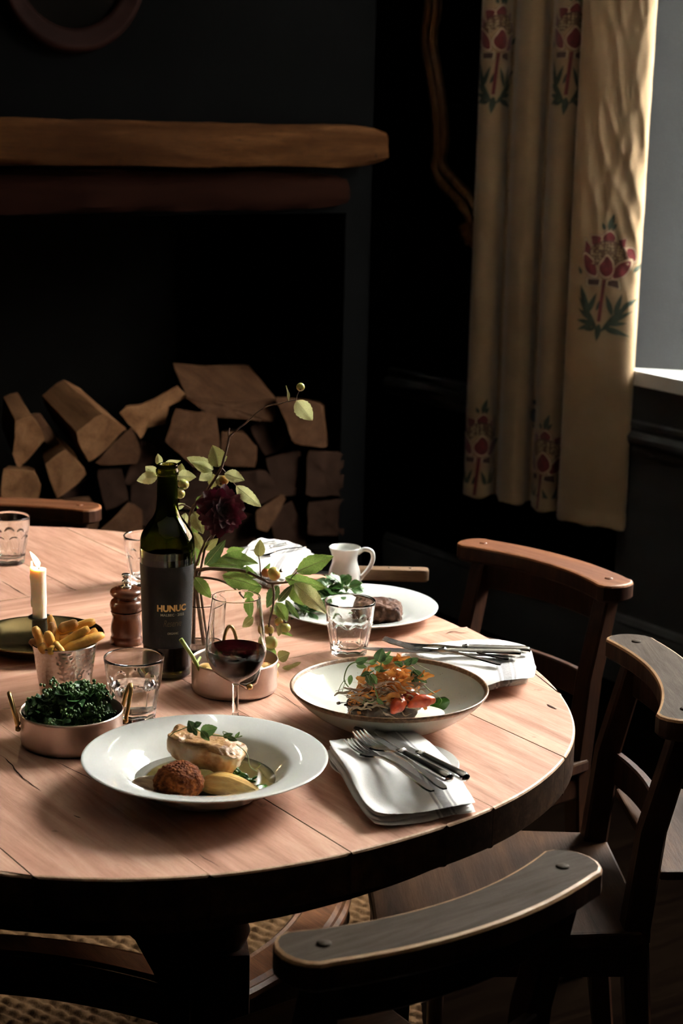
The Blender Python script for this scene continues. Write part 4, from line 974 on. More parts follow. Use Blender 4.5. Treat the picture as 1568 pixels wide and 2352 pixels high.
chp(105, 1503, -.036, 97, 1476, -.034, .0066, 'stubby chip end low at the left front', 12)
chp(122, 1503, -.042, 119, 1482, -.040, .0052, 'tiny chip end at the front rim', 13)
chp(124, 1477, -.040, 146, 1497, -.038, .0050, 'thin sliver of chip dipping over the front rim', 14)

# ------------------------------------------------------------------ round metal pans
def pan(name, label, px, py, r, h, seg=72):
    p = at(px, py, .75); t = thing(name, label, 'pan', (p.x, p.y, TZ))
    RW['pan_body'] = (r, r)
    hammered('pan_body', [(0, .001), (r - .006, 0), (r - .001, .003), (r, .008), (r, h - .002), (r + .0012, h), (r, h + .0012), (r - .0015, h), (r - .0022, h - .004), (r - .0022, .009), (r - .008, .004), (0, .0032)], (.008, h - .002), M['copper_lo'], t, .0068, .0024, .00016)
    return t, Vector((p.x, p.y, TZ))
def pan_handle(t, ang, r, h, up=True):
    d = Vector((math.cos(ang), math.sin(ang), 0)); s = Vector((-d.y, d.x, 0)); P = []
    for a in np.linspace(0, math.pi, 15):
        P.append(d * (r + .004 + .010 * math.sin(a)) + s * .0125 * math.cos(a) + Vector((0, 0, h - .014 + .042 * math.sin(a))))
    hd = make('handle', *tube([P[0] + Vector((0, 0, -.008))] + P + [P[-1] + Vector((0, 0, -.008))], .0030, 8), M['brass'], t)
    for k in (-1, 1):
        V, F = blob(.004, .004, .004, 2); make('rivet', xf(V, Matrix.Translation(d * (r + .003) + s * .0125 * k + Vector((0, 0, h - .020)))), F, M['brass'], hd)
kp, KP = pan('vegetable_pan', 'round two-handled metal pan heaped with dark greens', 165, 1704, .0705, .047)
pan_handle(kp, R(180 + 12), .0705, .047); pan_handle(kp, R(22), .0705, .047)
tp, PO = pan('potato_pan', 'round metal pan of small potatoes behind the wine glass', 538, 1583, .0655, .0485)
pan_handle(tp, R(100), .0655, .0485)
fr_ = at(565, 1600, .76); d = Vector((fr_.x - PO.x, fr_.y - PO.y, 0)).normalized()
hk = make('handle_plate', *tube([d * .067 + Vector((-.012, 0, .030)), d * .0675 + Vector((0.0, 0, .026)), d * .067 + Vector((.012, 0.004, .032)), d * .064 + Vector((.020, .006, .052))], [.002, .006, .005, .003], 8), M['copperish'], tp)
V, F = blob(.0052, .0052, .0052, 2); make('rivet', xf(V, Matrix.Translation(d * .071 + Vector((0.004, 0, .0265)))), F, M['brass'], hk)

# ================================================================== greens and potatoes
M['kale'] = ramped('dark_green_kale', [(.28, (.010, .034, .010)), (.5, (.030, .090, .024)), (.75, (.09, .19, .05))], 60, .4, 5, .4, 120, .002, spec=.35)
M['kale_lt'] = ramped('green_floret_tips', [(.28, (.02, .055, .012)), (.5, (.06, .14, .03)), (.78, (.18, .28, .08))], 120, .4, 6, .7, 260, .002, spec=.5)
def frilly(seed, size, nleaf, flor):
    rng = random.Random(seed); b = MB()
    for k in range(nleaf):
        az = rng.uniform(0, 6.283); el = rng.uniform(.15, 1.35); L = size * rng.uniform(.7, 1.1); w = L * rng.uniform(.45, .75)
        d = Vector((math.cos(az) * math.cos(el), math.sin(az) * math.cos(el), math.sin(el))); s = d.cross(Vector((0, 0, 1))).normalized(); n_ = s.cross(d); V = []; F = []; nu, nv = 11, 8
        for i in range(nu + 1):
            u = i / nu; ww = w * math.sin(math.pi * (.12 + .80 * u)) ** .8
            for j in range(nv + 1):
                v = j / nv * 2 - 1; fr_ = abs(v) ** 1.5
                p = d * L * u * .85 + s * v * ww + n_ * (.35 * ww * abs(v) - L * .35 * u * u)
                q = Vector((u * 5 + seed, v * 4 + k, k * 1.7)); p += n_ * fr_ * .0065 * math.sin(u * 15 + v * 3 + k) + Vector((noise.noise(q * 2.3), noise.noise(q * 2.3 + Vector((9, 0, 0))), noise.noise(q * 2.3 + Vector((0, 9, 0))))) * .0055 * fr_
                V.append(p)
        for i in range(nu):
            for j in range(nv): a = i * (nv + 1) + j; F.append((a, a + 1, a + nv + 2, a + nv + 1))
        b.add(V, F, 0)
    for k in range(flor):
        az = rng.uniform(0, 6.283); el = rng.uniform(.35, 1.5); r0 = size * rng.uniform(.55, .85); c = Vector((math.cos(az) * math.cos(el), math.sin(az) * math.cos(el), math.sin(el))) * r0
        for q in range(4):
            o_ = Vector((rng.gauss(0, 1), rng.gauss(0, 1), rng.gauss(0, 1))) * .0030; V, F = blob(.0024, .0024, .0027, 1, .0008, 400, k + q); b.add(xf(V, Matrix.Translation(c + o_)), F, 1)
        V, F = tube([c * .3, c], .0011, 5); b.add(V, F, 1)
    return b
kb = [frilly(s, .038, 7, 12) for s in (3, 8, 15)]
rng = random.Random(11); kme = []
for b in kb:
    o = b.build('kale_floret', [M['kale'], M['kale_lt']]); kme.append(o.data); bpy.data.objects.remove(o)
spots = [(0, 0, .046, 1.1), (-.038, .008, .040, 1.05), (.036, .010, .036, .95), (.005, .034, .042, 1.0), (-.012, -.034, .030, 1.0), (.026, -.030, .028, .95), (-.045, -.022, .030, .85), (.048, -.014, .028, .8), (-.022, .028, .046, 1.0), (.022, .026, .050, 1.0), (-.008, .010, .052, .9)]
KW = ['at the centre of the heap', 'left of the centre', 'right of the centre', 'at the back', 'at the front left', 'at the front right', 'by the left handle', 'by the right handle', 'at the left of the back row', 'at the right of the back row', 'on the very top of the heap']
for i, (x, y, z, sc) in enumerate(spots):
    o = link('kale_floret', kme[i % 3], None, KP + Vector((x * .86, y * .86, z + .003)), (rng.uniform(-.3, .3), rng.uniform(-.3, .3), rng.uniform(0, 6.28)), sc)
    tag(o, 'frilly dark green floret ' + KW[i] + ' in the two-handled pan', 'greens', 'cooked greens in the two-handled pan')
M['sprout'] = plain('pale_stem', (.50, .46, .20), .5)
M['potato'] = ramped('roasted_new_potato', [(.3, (.45, .22, .06)), (.5, (.68, .42, .15)), (.75, (.76, .55, .26))], 40, .4, 5, .4, 140, .001, sss=.2)
for i, (px, py, dy, r, sx, lab_) in enumerate([(612, 1535, .010, .016, 1.2, 'golden new potato at the right side of the potato pan'), (478, 1548, -.012, .017, 1.25, 'new potato at the left front of the potato pan'), (476, 1536, .012, .016, 1.1, 'new potato at the left back of the potato pan'), (520, 1545, -.01, .018, 1.15, 'new potato in the middle of the pan behind the wine'), (585, 1545, -.02, .017, 1.2, 'new potato right of the wine glass stem'), (545, 1532, .028, .017, 1.1, 'new potato at the back of the potato pan')]):
    p = atY(px, py, PO.y + dy); V, F = blob(r * sx, r, r * .9, 3, .002, 50, i); o = make('new_potato', V, F, M['potato'], loc=p - Vector((0, 0, .006)), rot=(0.2 * i, .3, i * 1.1)); tag(o, lab_, 'potato', 'new potatoes in the pan')
M['chive'] = ramped('chive_green', [(.3, (.16, .26, .04)), (.7, (.42, .50, .14))], 60, .4, 3, .2, 200)
def stemthing(name, pts, rads, label, cat, mat='chive'):
    P = [Vector(p) for p in pts]; o = make(name, *tube([p - P[0] for p in P], rads, 8), M[mat], loc=P[0]); tag(o, label, cat); return o
stemthing('green_stem', [atY(468, 1556, PO.y - .035), atY(440, 1505, PO.y - .045), atY(415, 1468, PO.y - .05)], [.0030, .0030, .0034], 'pale green stem leaning out over the left of the potato pan', 'stem')
stemthing('green_stem', [atY(447, 1545, PO.y - .02), atY(452, 1522, PO.y), atY(460, 1510, PO.y + .02)], [.0024, .0024, .002], 'short green stem lying inside the left rim of the potato pan', 'stem')
stemthing('green_stem', [atY(620, 1550, PO.y - .01), atY(630, 1538, PO.y + .005), atY(638, 1526, PO.y + .02)], [.003, .003, .0026], 'green stalk beside the potato at the right of the pan', 'stem')

# ================================================================== vase with crab apple branches and a dahlia
p = at(458, 1494, .75); VP = Vector((p.x, p.y, TZ))
o = lathe_obj('glass_vase', smoothprof([(0, 0), (.036, 0), (.038, .002), (.0385, .010), (.0385, .05), (.0395, .078), (.0415, .084)], 3) + [(.0408, .0852), (.0398, .0840)] + smoothprof([(.0378, .078), (.0368, .05), (.0368, .014), (.034, .0105), (0, .010)], 3), M['glass'], seg=64, loc=VP, ang=60); tag(o, 'low clear glass vase behind the wine bottle', 'vase')
M['leaf_pale'] = ramped('pale_yellow_green_leaf', [(.3, (.34, .37, .13)), (.55, (.52, .54, .26)), (.75, (.62, .63, .38))], 45, .5, 5, .3, 150, .001, transl=.35)
M['leaf_green'] = ramped('fresh_green_leaf', [(.3, (.10, .19, .035)), (.55, (.20, .31, .065)), (.75, (.32, .42, .13))], 40, .38, 5, .3, 150, .001, transl=.35)
M['leaf_olive'] = ramped('olive_brown_leaf', [(.3, (.16, .09, .035)), (.5, (.26, .26, .08)), (.75, (.42, .42, .18))], 45, .5, 5, .3, 150, .001, transl=.3)
M['leaf_dark'] = ramped('dark_green_leaf', [(.3, (.04, .075, .02)), (.6, (.09, .15, .04)), (.8, (.16, .22, .07))], 40, .4, 5, .3, 150, .001, transl=.25)
M['twig'] = ramped('brown_twig', [(.3, (.06, .03, .018)), (.6, (.15, .085, .05)), (.8, (.28, .18, .12))], 90, .7, 5, .6, 300, .001)
M['vein'] = plain('leaf_vein', (.52, .55, .28), .5)
M['crab'] = ramped('crab_apple_skin', [(.30, (.50, .07, .03)), (.48, (.46, .27, .06)), (.65, (.40, .40, .09))], 55, .28, 3, .05, 100)
M['crab_green'] = ramped('green_crab_apple_skin', [(.30, (.38, .22, .06)), (.5, (.36, .37, .09)), (.7, (.42, .46, .15))], 60, .3, 3, .05, 100)
LEAFS = {}
def leaf_mesh(w, mat, seed, fold=.28, curl=.22, jag=.0):
    key = (round(w, 2), mat, seed)
    if key in LEAFS: return LEAFS[key]
    V = []; F = []; nu, nv = 16, 8; mi = []
    for i in range(nu + 1):
        u = i / nu; ww = w * .5 * math.sin(math.pi * min(1, u ** .82)) ** .85 * (1 + .05 * math.sin(u * 40 + seed)) + .004
        for j in range(nv + 1):
            v = j / nv * 2 - 1
            z = fold * abs(v) * ww - curl * u * u * .5 + .03 * math.sin(u * 9 + v * 2 + seed) * abs(v) + .012 * math.cos(u * 34) * (abs(v) > .1) * (1 - abs(v))
            V.append((u, v * ww, z))
    for i in range(nu):
        for j in range(nv): a = i * (nv + 1) + j; F.append((a, a + 1, a + nv + 2, a + nv + 1)); mi.append(0)
    base = len(V)                            # midrib
    for i in range(nu + 1):
        u = i / nu; r_ = .012 * (1 - u * .85); zc = -curl * u * u * .5 + .004
        V += [(u, -r_, zc), (u, r_, zc), (u, 0, zc + r_ * .8)]
    for i in range(nu):
        for j in range(3): F.append((base + i * 3 + j, base + i * 3 + (j + 1) % 3, base + i * 3 + 3 + (j + 1) % 3, base + i * 3 + 3 + j)); mi.append(1)
    o = make('leaf', V, F, [M[mat], M['vein']], None, True, mi); me = o.data; bpy.data.objects.remove(o); LEAFS[key] = me; return me
CAMP = Vector((0, 0, CZ))
def add_leaf(parent, org, a, b_, w, mat, seed, roll=0.0, name='leaf'):
    d = b_ - a; L = d.length; x = d.normalized(); n_ = (CAMP - a).normalized(); n_ = (n_ - x * n_.dot(x)).normalized(); n_ = Matrix.Rotation(roll, 3, x) @ n_; y = n_.cross(x)
    Mx = Matrix((x, y, n_)).transposed().to_4x4(); Mx.translation = a - org
    o = link(name, leaf_mesh(w, mat, seed % 3), parent); o.matrix_local = Mx @ Matrix.Scale(L, 4); return o
def apple(parent, org, c, r, mat, seed):
    V, F = blob(r, r, r * .95, 3, .0004, 80, seed, shape=lambda c_: (c_.x, c_.y, c_.z * (1 - .10 * (1 - (c_.x ** 2 + c_.y ** 2)) ** 3)))
    o = make('crab_apple', V, F, M[mat], parent, loc=c - org, rot=(.4 * seed, .3, seed))
    b = MB()
    for k in range(5): a = k * 1.2566; b.add(*tube([(0, 0, -r * .85), (r * .18 * math.cos(a), r * .18 * math.sin(a), -r * 1.1), (r * .28 * math.cos(a), r * .28 * math.sin(a), -r * 1.25)], [r * .10, r * .10, r * .02], 5))
    b.build('calyx', M['twig'], o); return o
def twig(parent, org, pts, rads, name='twig', k=5):
    P = crom([Vector(p) for p in pts], k); n = len(P); rr = [float(np.interp(i / (n - 1), np.linspace(0, 1, len(rads)), rads)) for i in range(n)]
    P = [p + Vector((noise.noise(p * 80), noise.noise(p * 80 + Vector((5, 0, 0))), noise.noise(p * 80 + Vector((0, 5, 0))))) * .0012 for p in P]
    return make(name, *tube([p - org for p in P], rr, 8), M['twig'], parent)
YB = VP.y
def W(x, y, dy=0): return atY(x, y, YB + dy)
org = VP + Vector((-.01, .0, .012))
tall = thing('crab_apple_branch', 'tall arching crab apple twig with pale leaves rising behind the bottle', 'branch', org)
twig(tall, org, [org, W(446, 1290, -.005), W(434, 1222, 0), W(442, 1169, 0), W(450, 1157, 0), W(480, 1120, .005), W(508, 1074, .008), W(517, 1043, .008), W(526, 1007, .01), W(533, 997, .01), W(569, 967, .015), W(603, 938, .02), W(633, 929, .02), W(680, 918, .02)], [.0032, .0030, .0026, .0020, .0016, .0012, .0010])
twig(tall, org, [W(526, 1007, .01), W(525, 992, .01), W(527, 983, .012)], [.0012, .0014, .0010])
twig(tall, org, [W(442, 1169), W(420, 1160, .01), W(405, 1158, .015), W(390, 1120, .03), W(375, 1075, .035)], [.0015, .0011, .0009])
twig(tall, org, [W(508, 1074, .008), W(525, 1095, .0), W(545, 1118, -.005)], [.0009, .0008, .0006]); twig(tall, org, [W(680, 918, .02), W(684, 905, .02), W(689, 895, .02)], [.0008, .0006])
for i, (x0, y0, x1, y1, dy, w, mt2, rl) in enumerate([
 (362,1094,314,1103,.035,.62,'leaf_pale',.2),(360,1090,334,1072,.04,.85,'leaf_pale',-.3),(366,1068,363,1043,.04,.62,'leaf_pale',.2),(380,1062,414,1060,.045,.38,'leaf_pale',.5),(410,1090,418,1066,.04,.8,'leaf_olive',.4),(405,1094,449,1095,.03,.66,'leaf_pale',-.2),(404,1166,424,1158,.02,.6,'leaf_pale',0),
 (490,1078,431,1049,.012,.46,'leaf_pale',.3),(488,1080,440,1062,.008,.5,'leaf_pale',-.2),(503,1072,490,1024,.012,.85,'leaf_olive',.2),(487,1083,457,1103,.01,.72,'leaf_pale',.1),(515,1088,561,1102,.0,.62,'leaf_pale',-.3),(490,1088,488,1128,.015,.6,'leaf_olive',.4),(542,1116,598,1165,-.006,.42,'leaf_pale',.2),(500,1092,514,1120,.015,.9,'leaf_pale',-.4),
 (472,1140,452,1168,.01,.8,'leaf_green',.2),(426,1178,419,1218,.01,.5,'leaf_pale',.3),(443,1174,467,1226,.0,.62,'leaf_olive',-.2),(446,1222,466,1270,.005,.45,'leaf_olive',.1),(449,1250,453,1300,.008,.45,'leaf_green',.3),
 (680,920,717,966,.018,.68,'leaf_pale',.1),(663,922,660,886,.02,.20,'leaf_olive',.8),(436,1200,447,1250,.02,.5,'leaf_green',-.3)]):
    add_leaf(tall, org, W(x0, y0, dy), W(x1, y1, dy - .006), w, mt2, i, rl)
for i, (x, y, dy, r, mt2) in enumerate([(421, 1112, .018, .0092, 'crab_green'), (412, 1133, .012, .0092, 'crab_green'), (514, 1103, .012, .0080, 'crab'), (690, 889, .02, .0068, 'crab_green')]): apple(tall, org, W(x, y, dy), r, mt2, i)
org2 = VP + Vector((.008, -.008, .012))
low = thing('crab_apple_branch', 'low leafy crab apple branch with red fruit reaching right over the glasses', 'branch', org2)
D = -.045
twig(low, org2, [org2, W(450, 1330, -.01), W(470, 1308, -.02), W(553, 1311, -.03), W(596, 1327, -.04), W(625, 1340, D), W(664, 1336, D)], [.0034, .0032, .0028, .0024, .0018])
twig(low, org2, [W(452, 1325, -.012), W(513, 1336, -.03), W(562, 1374, -.05)], [.0022, .0018, .0012])
twig(low, org2, [W(626, 1342, D), W(629, 1373, D - .005), W(624, 1404, D - .01), W(617, 1440, D - .015), W(624, 1480, D - .02), W(628, 1505, D - .02)], [.0022, .0020, .0014, .0010, .0008])
twig(low, org2, [W(450, 1300, -.01), W(466, 1257, -.01), W(484, 1228, 0), W(503, 1210, 0)], [.0022, .0018, .0014])
twig(low, org2, [W(600, 1328, -.04), W(597, 1300, -.03), W(594, 1275, -.03)], [.0012, .0008]); twig(low, org2, [W(660, 1337, D), W(672, 1325, D), W(684, 1312, D - .01)], [.0012, .0008])
for i, (x0, y0, x1, y1, dy, w, mt2, rl) in enumerate([
 (468,1262,500,1239,-.005,.5,'leaf_olive',.2),(509,1278,592,1291,-.02,.38,'leaf_green',-.4),(470,1299,518,1244,-.025,.36,'leaf_dark',.3),(594,1279,598,1241,-.03,.58,'leaf_olive',.1),(681,1313,763,1277,D-.01,.46,'leaf_green',-.2),
 (510,1321,600,1350,-.035,.40,'leaf_green',.2),(654,1327,748,1353,D,.38,'leaf_green',.3),(675,1339,752,1408,D-.015,.40,'leaf_pale',-.2),(669,1342,698,1392,D-.005,.62,'leaf_green',.2),(633,1384,661,1427,D,.6,'leaf_green',-.2),(656,1378,686,1423,D,.30,'leaf_dark',.4),
 (577,1368,580,1420,-.03,.60,'leaf_green',.2),(590,1416,558,1441,-.03,.60,'leaf_olive',0),(638,1382,671,1346,D-.01,.34,'leaf_dark',.3),(448,1326,484,1374,-.03,.5,'leaf_green',.1),(612,1484,628,1522,D-.02,.8,'leaf_green',.2),(638,1512,664,1500,D-.015,.85,'leaf_olive',0),(633,1438,670,1463,D-.015,.30,'leaf_green',.5),(646,1430,640,1462,D-.015,.5,'leaf_pale',-.3),
 (560,1300,470,1290,-.01,.42,'leaf_green',.5),(520,1310,600,1322,-.01,.35,'leaf_dark',-.5),(600,1345,560,1375,-.03,.45,'leaf_green',-.3),(664,1336,700,1348,D+.01,.5,'leaf_dark',.2),(640,1345,610,1395,-.02,.5,'leaf_dark',.4),(480,1292,540,1302,.01,.4,'leaf_green',.6),(580,1325,566,1300,-.03,.5,'leaf_green',-.1),(604,1315,620,1296,-.03,.4,'leaf_green',.4),(455,1312,440,1345,.0,.5,'leaf_dark',.3),(620,1395,640,1412,D,.6,'leaf_olive',.3),(520,1268,560,1262,.01,.5,'leaf_green',.3)]):
    add_leaf(low, org2, W(x0, y0, dy), W(x1, y1, dy - .008), w, mt2, i + 1, rl)
for i, (x, y, dy, r, mt2) in enumerate([(629, 1318, D - .005, .0112, 'crab'), (611, 1316, -.035, .0080, 'crab'), (617, 1446, D - .01, .0088, 'crab'), (655, 1442, D - .015, .0085, 'crab_green'), (621, 1476, D - .02, .0120, 'crab_green'), (640, 1428, D - .01, .0072, 'crab')]): apple(low, org2, W(x, y, dy), r, mt2, i + 5)
# the dahlia
M['dahlia'] = ramped('burgundy_petal', [(.3, (.020, .0015, .005)), (.6, (.085, .005, .015)), (.85, (.19, .014, .030))], 60, .5, 4, .2, 120, .001, transl=.18, sheen=.2)
dc = W(512, 1174, -.022); dg_ = thing('dahlia', 'dark burgundy dahlia bloom above the leaves right of the bottle', 'flower', dc)
V = []; F = []
for i in range(9):
    u = i / 8; ww = .30 * math.sin(math.pi * min(1, .05 + .92 * u ** .9)) ** .8
    for j in range(5): v = j / 2 - 1; V.append((u, v * ww, .35 * abs(v) * ww + .18 * u * u))
F = [(i * 5 + j, i * 5 + j + 1, (i + 1) * 5 + j + 1, (i + 1) * 5 + j) for i in range(8) for j in range(4)]
o = make('petal', V, F, M['dahlia']); PME = o.data; bpy.data.objects.remove(o)
ax = Vector((.35, -.85, .15)).normalized(); q = ax.to_track_quat('Z', 'Y')
for k in range(78):
    t_ = (k + .5) / 78; th_ = R(8) + R(128) * t_ ** .8; az = k * 2.39996; L = (.016 + .022 * min(1, t_ * 1.6)) * random.uniform(.9, 1.1)
    if t_ > .8 and random.random() < .5: L *= 1.15
    d = q @ Vector((math.sin(th_) * math.cos(az), math.sin(th_) * math.sin(az), math.cos(th_))); rad = q @ Vector((0, 0, 1)); z_ = (rad - d * rad.dot(d)).normalized()
    z_ = Matrix.Rotation(random.uniform(-.25, .25), 3, d) @ z_; y_ = z_.cross(d); Mx = Matrix((d, y_, z_)).transposed().to_4x4(); Mx.translation = d * .002
    o = link('petal', PME, dg_); o.matrix_local = Mx @ Matrix.Scale(L, 4)
V, F = blob(.006, .006, .006, 2); make('flower_centre', V, F, M['dahlia'], dg_)
make('stalk', *tube([Vector((0, 0, 0)), W(500, 1215, -.01) - dc, W(470, 1262, -.005) - dc, W(456, 1330, 0) - dc, VP + Vector((.012, .012, .012)) - dc], .0020, 8), M['twig'], dg_)
# a fallen leaf behind the bowl
fo = at(648, 1540); o = thing('fallen_leaf', 'single curled olive leaf lying on the table behind the stoneware bowl', 'leaf', fo)
add_leaf(o, fo, fo + Vector((0, 0, .004)), at(692, 1538) + Vector((0, 0, .010)), .42, 'leaf_olive', 2, .9, 'leaf_blade')

# ================================================================== fish dish
M['broth'] = plain('olive_brown_broth', (.080, .058, .019), .10, var=.25, vs=30, spec=.25)
def dish(name, r, z, mat, label, cat, c, wob=.0, cx=0, cy=0):
    V = [(0, 0, z)]; F = []; n = 72; K = 5
    for k in range(1, K + 1):
        for i in range(n):
            a = 2 * math.pi * i / n; rr = r * k / K * (1 + wob * noise.noise(Vector((math.cos(a) * 2, math.sin(a) * 2, 3))))
            V.append((rr * math.cos(a), rr * math.sin(a), z - (.0008 if k == K else 0)))
    F += [(0, 1 + i, 1 + (i + 1) % n) for i in range(n)]
    for k in range(K - 1): F += [(1 + k * n + i, 1 + k * n + (i + 1) % n, 1 + (k + 1) * n + (i + 1) % n, 1 + (k + 1) * n + i) for i in range(n)]
    V.append((0, 0, z - .0018)); F += [(len(V) - 1, 1 + (K - 1) * n + (i + 1) % n, 1 + (K - 1) * n + i) for i in range(n)]
    o = make(name, V, F, mat, loc=(c.x + cx, c.y + cy, c.z)); return tag(o, label, cat)
dish('broth', .0925, .0185, M['broth'], 'thin olive-brown broth pooled in the front plate', 'broth', PP)
FX = PP.x; FY = PP.y
M['fishw'] = ramped('roasted_fish_flesh', [(.30, (.34, .14, .035)), (.44, (.60, .38, .17)), (.56, (.70, .54, .33)), (.75, (.76, .65, .46))], 42, .4, 6, .5, 110, .002, sss=.2)
M['fishskin'] = ramped('crisp_fish_skin', [(.3, (.14, .05, .014)), (.5, (.36, .17, .05)), (.7, (.58, .37, .17))], 55, .4, 6, .8, 220, .002)
M['crumb'] = ramped('fried_breadcrumb', [(.3, (.06, .012, .003)), (.5, (.16, .040, .009)), (.75, (.36, .11, .026))], 120, .7, 6, .9, 320, .003, spec=.12)
# croquette
c = at(410, 1800, .79); p0 = Vector((c.x, c.y, PP.z + .016))
V, F = blob(.0315, .028, .0255, 6, .0022, 60, 3, .0020, 420); o = make('croquette', xf(V, Matrix.Translation((0, 0, .0255))), F, M['crumb'], loc=p0, rot=(0, 0, .4)); tag(o, 'round crisp brown croquette under the fish', 'croquette')
# fish fillet resting on croquette
c = atY(472, 1726, FY - .001); Lx, Ly, Lz = .047, .026, .0175; fi = thing('fish_fillet', 'thick roasted white fish fillet with crisp golden skin', 'fish', c)
fi.rotation_euler = (0, R(6), R(-14))
def boxy(e): return lambda c_: tuple(math.copysign(abs(k) ** e, k) for k in c_)
V, F = blob(Lx, Ly, Lz, 6, .0045, 42, 6, .0018, 160, boxy(.42))
V = [Vector((v.x * (1 + .10 * v.z / Lz), v.y * (1 - .0) - .0014 * abs(math.sin(v.x * 190 + v.z * 60)) * (1 if v.y < 0 else -1) * (1 - min(1, abs(v.z) / Lz)) , v.z - .0045 * v.x / Lx + .002 * math.sin(v.x * 120))) for v in V]
make('flesh', V, F, M['fishw'], fi)
V2 = [Vector((v.x * 1.01, v.y * 1.02, v.z + .0012)) for v in V]; F2 = [f for f in F if all(V[i].z > Lz * .66 - .0045 * V[i].x / Lx for i in f)]
make('skin', V2, F2, M['fishskin'], fi)
# braised chicory half
M['chic'] = ramped('braised_chicory', [(.3, (.30, .14, .03)), (.5, (.62, .38, .11)), (.7, (.76, .58, .25))], 26, .3, 4, .4, 90, .002, (.35, 4, 4))
c = at(527, 1800, .785); ch_ = thing('chicory_half', 'golden braised chicory half lying beside the croquette', 'chicory', (c.x, c.y, PP.z + .028)); ch_.rotation_euler = (R(10), R(-4), R(-30))
for k in range(6):
    s_ = 1 - .09 * k; b = MB(); V = []; F = []
    for i in range(21):
        u = i / 20; r_ = (.0195 * s_) * math.sin(math.pi * min(1, .10 + .86 * u ** .72)) ** .8
        for j in range(13): a = math.pi * j / 12; V.append(((u - .46) * .084 * (1 - .03 * k), r_ * math.cos(a) * 1.05 + .0010 * k, r_ * math.sin(a) * .95 + .0012 * math.sin(j * 2.2 + k) + .0008 * k))
    F = [(i * 13 + j, i * 13 + j + 1, (i + 1) * 13 + j + 1, (i + 1) * 13 + j) for i in range(20) for j in range(12)]
    make('leaf_layer', V, F, M['chic'], ch_)
# samphire
M['samph'] = ramped('samphire_green', [(.3, (.018, .06, .014)), (.7, (.07, .17, .035))], 70, .25, 4, .1, 100)
rng = random.Random(4); sa = thing('samphire', 'tangle of dark green samphire stems between fish and chicory', 'samphire', at(556, 1782, .785))
so = Vector(sa.location)
for k in range(13):
    x, y = 515 + rng.uniform(0, 72), 0; P = []; px = 512 + rng.uniform(-5, 55)
    for t_ in np.linspace(0, 1, 5): P.append(atY(px + t_ * rng.uniform(15, 38), 1757 + (px - 512) * .55 + t_ * rng.uniform(2, 24) + rng.uniform(-4, 4), FY - .012 - .012 * k / 13 + rng.uniform(-.006, .006)) - so)
    make('stem', *tube(crom(P, 4), [.0014] + [.0018] * 15 + [.001], 6), M['samph'], sa)
M['oil'] = plain('green_herb_oil', (.035, .095, .012), .08, var=.3, vs=80)
c = at(600, 1800, .775); dish('herb_oil', .017, .0185, M['oil'], 'pool of dark green herb oil at the right of the chicory', 'sauce', Vector((c.x, c.y, PP.z)), .3)
M['puree'] = ramped('brown_cream_puree', [(.3, (.20, .11, .05)), (.7, (.40, .26, .145))], 50, .35, 5, .5, 60, .002, (1, 6, 1))
c = at(345, 1803, .772); V, F = blob(.0245, .019, .010, 4, .002, 60, 2); o = make('puree', xf(V, Matrix.Translation((0, 0, .006))), F, M['puree'], loc=(c.x, c.y, PP.z + .016), rot=(0, 0, -.5)); tag(o, 'ridged pale brown puree at the left of the croquette', 'puree')
# pea shoots
M['shoot'] = ramped('pea_shoot_green', [(.3, (.05, .11, .03)), (.6, (.14, .24, .07)), (.8, (.30, .40, .18))], 60, .4, 4, .2, 120, transl=.25)
M['shoot_dk'] = ramped('dark_pea_shoot_green', [(.3, (.025, .06, .02)), (.6, (.07, .13, .04)), (.8, (.15, .24, .09))], 60, .38, 4, .2, 120, transl=.2)
M['tendril'] = plain('tendril_green', (.18, .24, .08), .5)
def shoot(label, stems, leaves, org):
    t = thing('pea_shoot', label, 'garnish', org, group=None)
    for s_, r_ in stems:
        P = crom([atY(x, y, Y) for x, y, Y in s_], 5); make('stem', *tube([p - org for p in P], [r_] * len(P), 6), M['tendril'], t)
    for i, (x0, y0, x1, y1, Y, w, mt2, rl) in enumerate(leaves): add_leaf(t, org, atY(x0, y0, Y), atY(x1, y1, Y - .004), w, mt2, i, rl)
    return t
y0 = FY - .012
shoot('pea shoot with round leaves on top of the fish', [([(433, 1668, y0), (415, 1676, y0 - .002), (400, 1682, y0), (391, 1690, y0)], .0006), ([(440, 1668, y0), (470, 1684, y0), (505, 1690, y0), (540, 1694, y0), (556, 1690, y0)], .0009), ([(543, 1710, y0 - .012), (566, 1730, y0 - .018), (574, 1760, y0 - .02), (590, 1772, y0 - .022)], .0006), ([(588, 1766, y0 - .02), (598, 1756, y0 - .022), (592, 1752, y0 - .022)], .0005), ([(515, 1690, y0), (512, 1680, y0), (524, 1684, y0)], .0005)],
 [(445,1682,434,1656,y0,.8,'shoot_dk',.2),(446,1668,462,1660,y0,.7,'shoot_dk',-.3),(460,1682,498,1672,y0-.004,.72,'shoot',.1),(462,1678,480,1702,y0-.008,.6,'shoot',.3),(445,1676,452,1690,y0-.004,.7,'shoot_dk',0),(512,1692,534,1686,y0,.5,'shoot_dk',.2),(520,1692,545,1702,y0-.004,.45,'shoot_dk',.3),(540,1694,550,1682,y0,.4,'shoot',.2)], atY(460, 1690, y0))

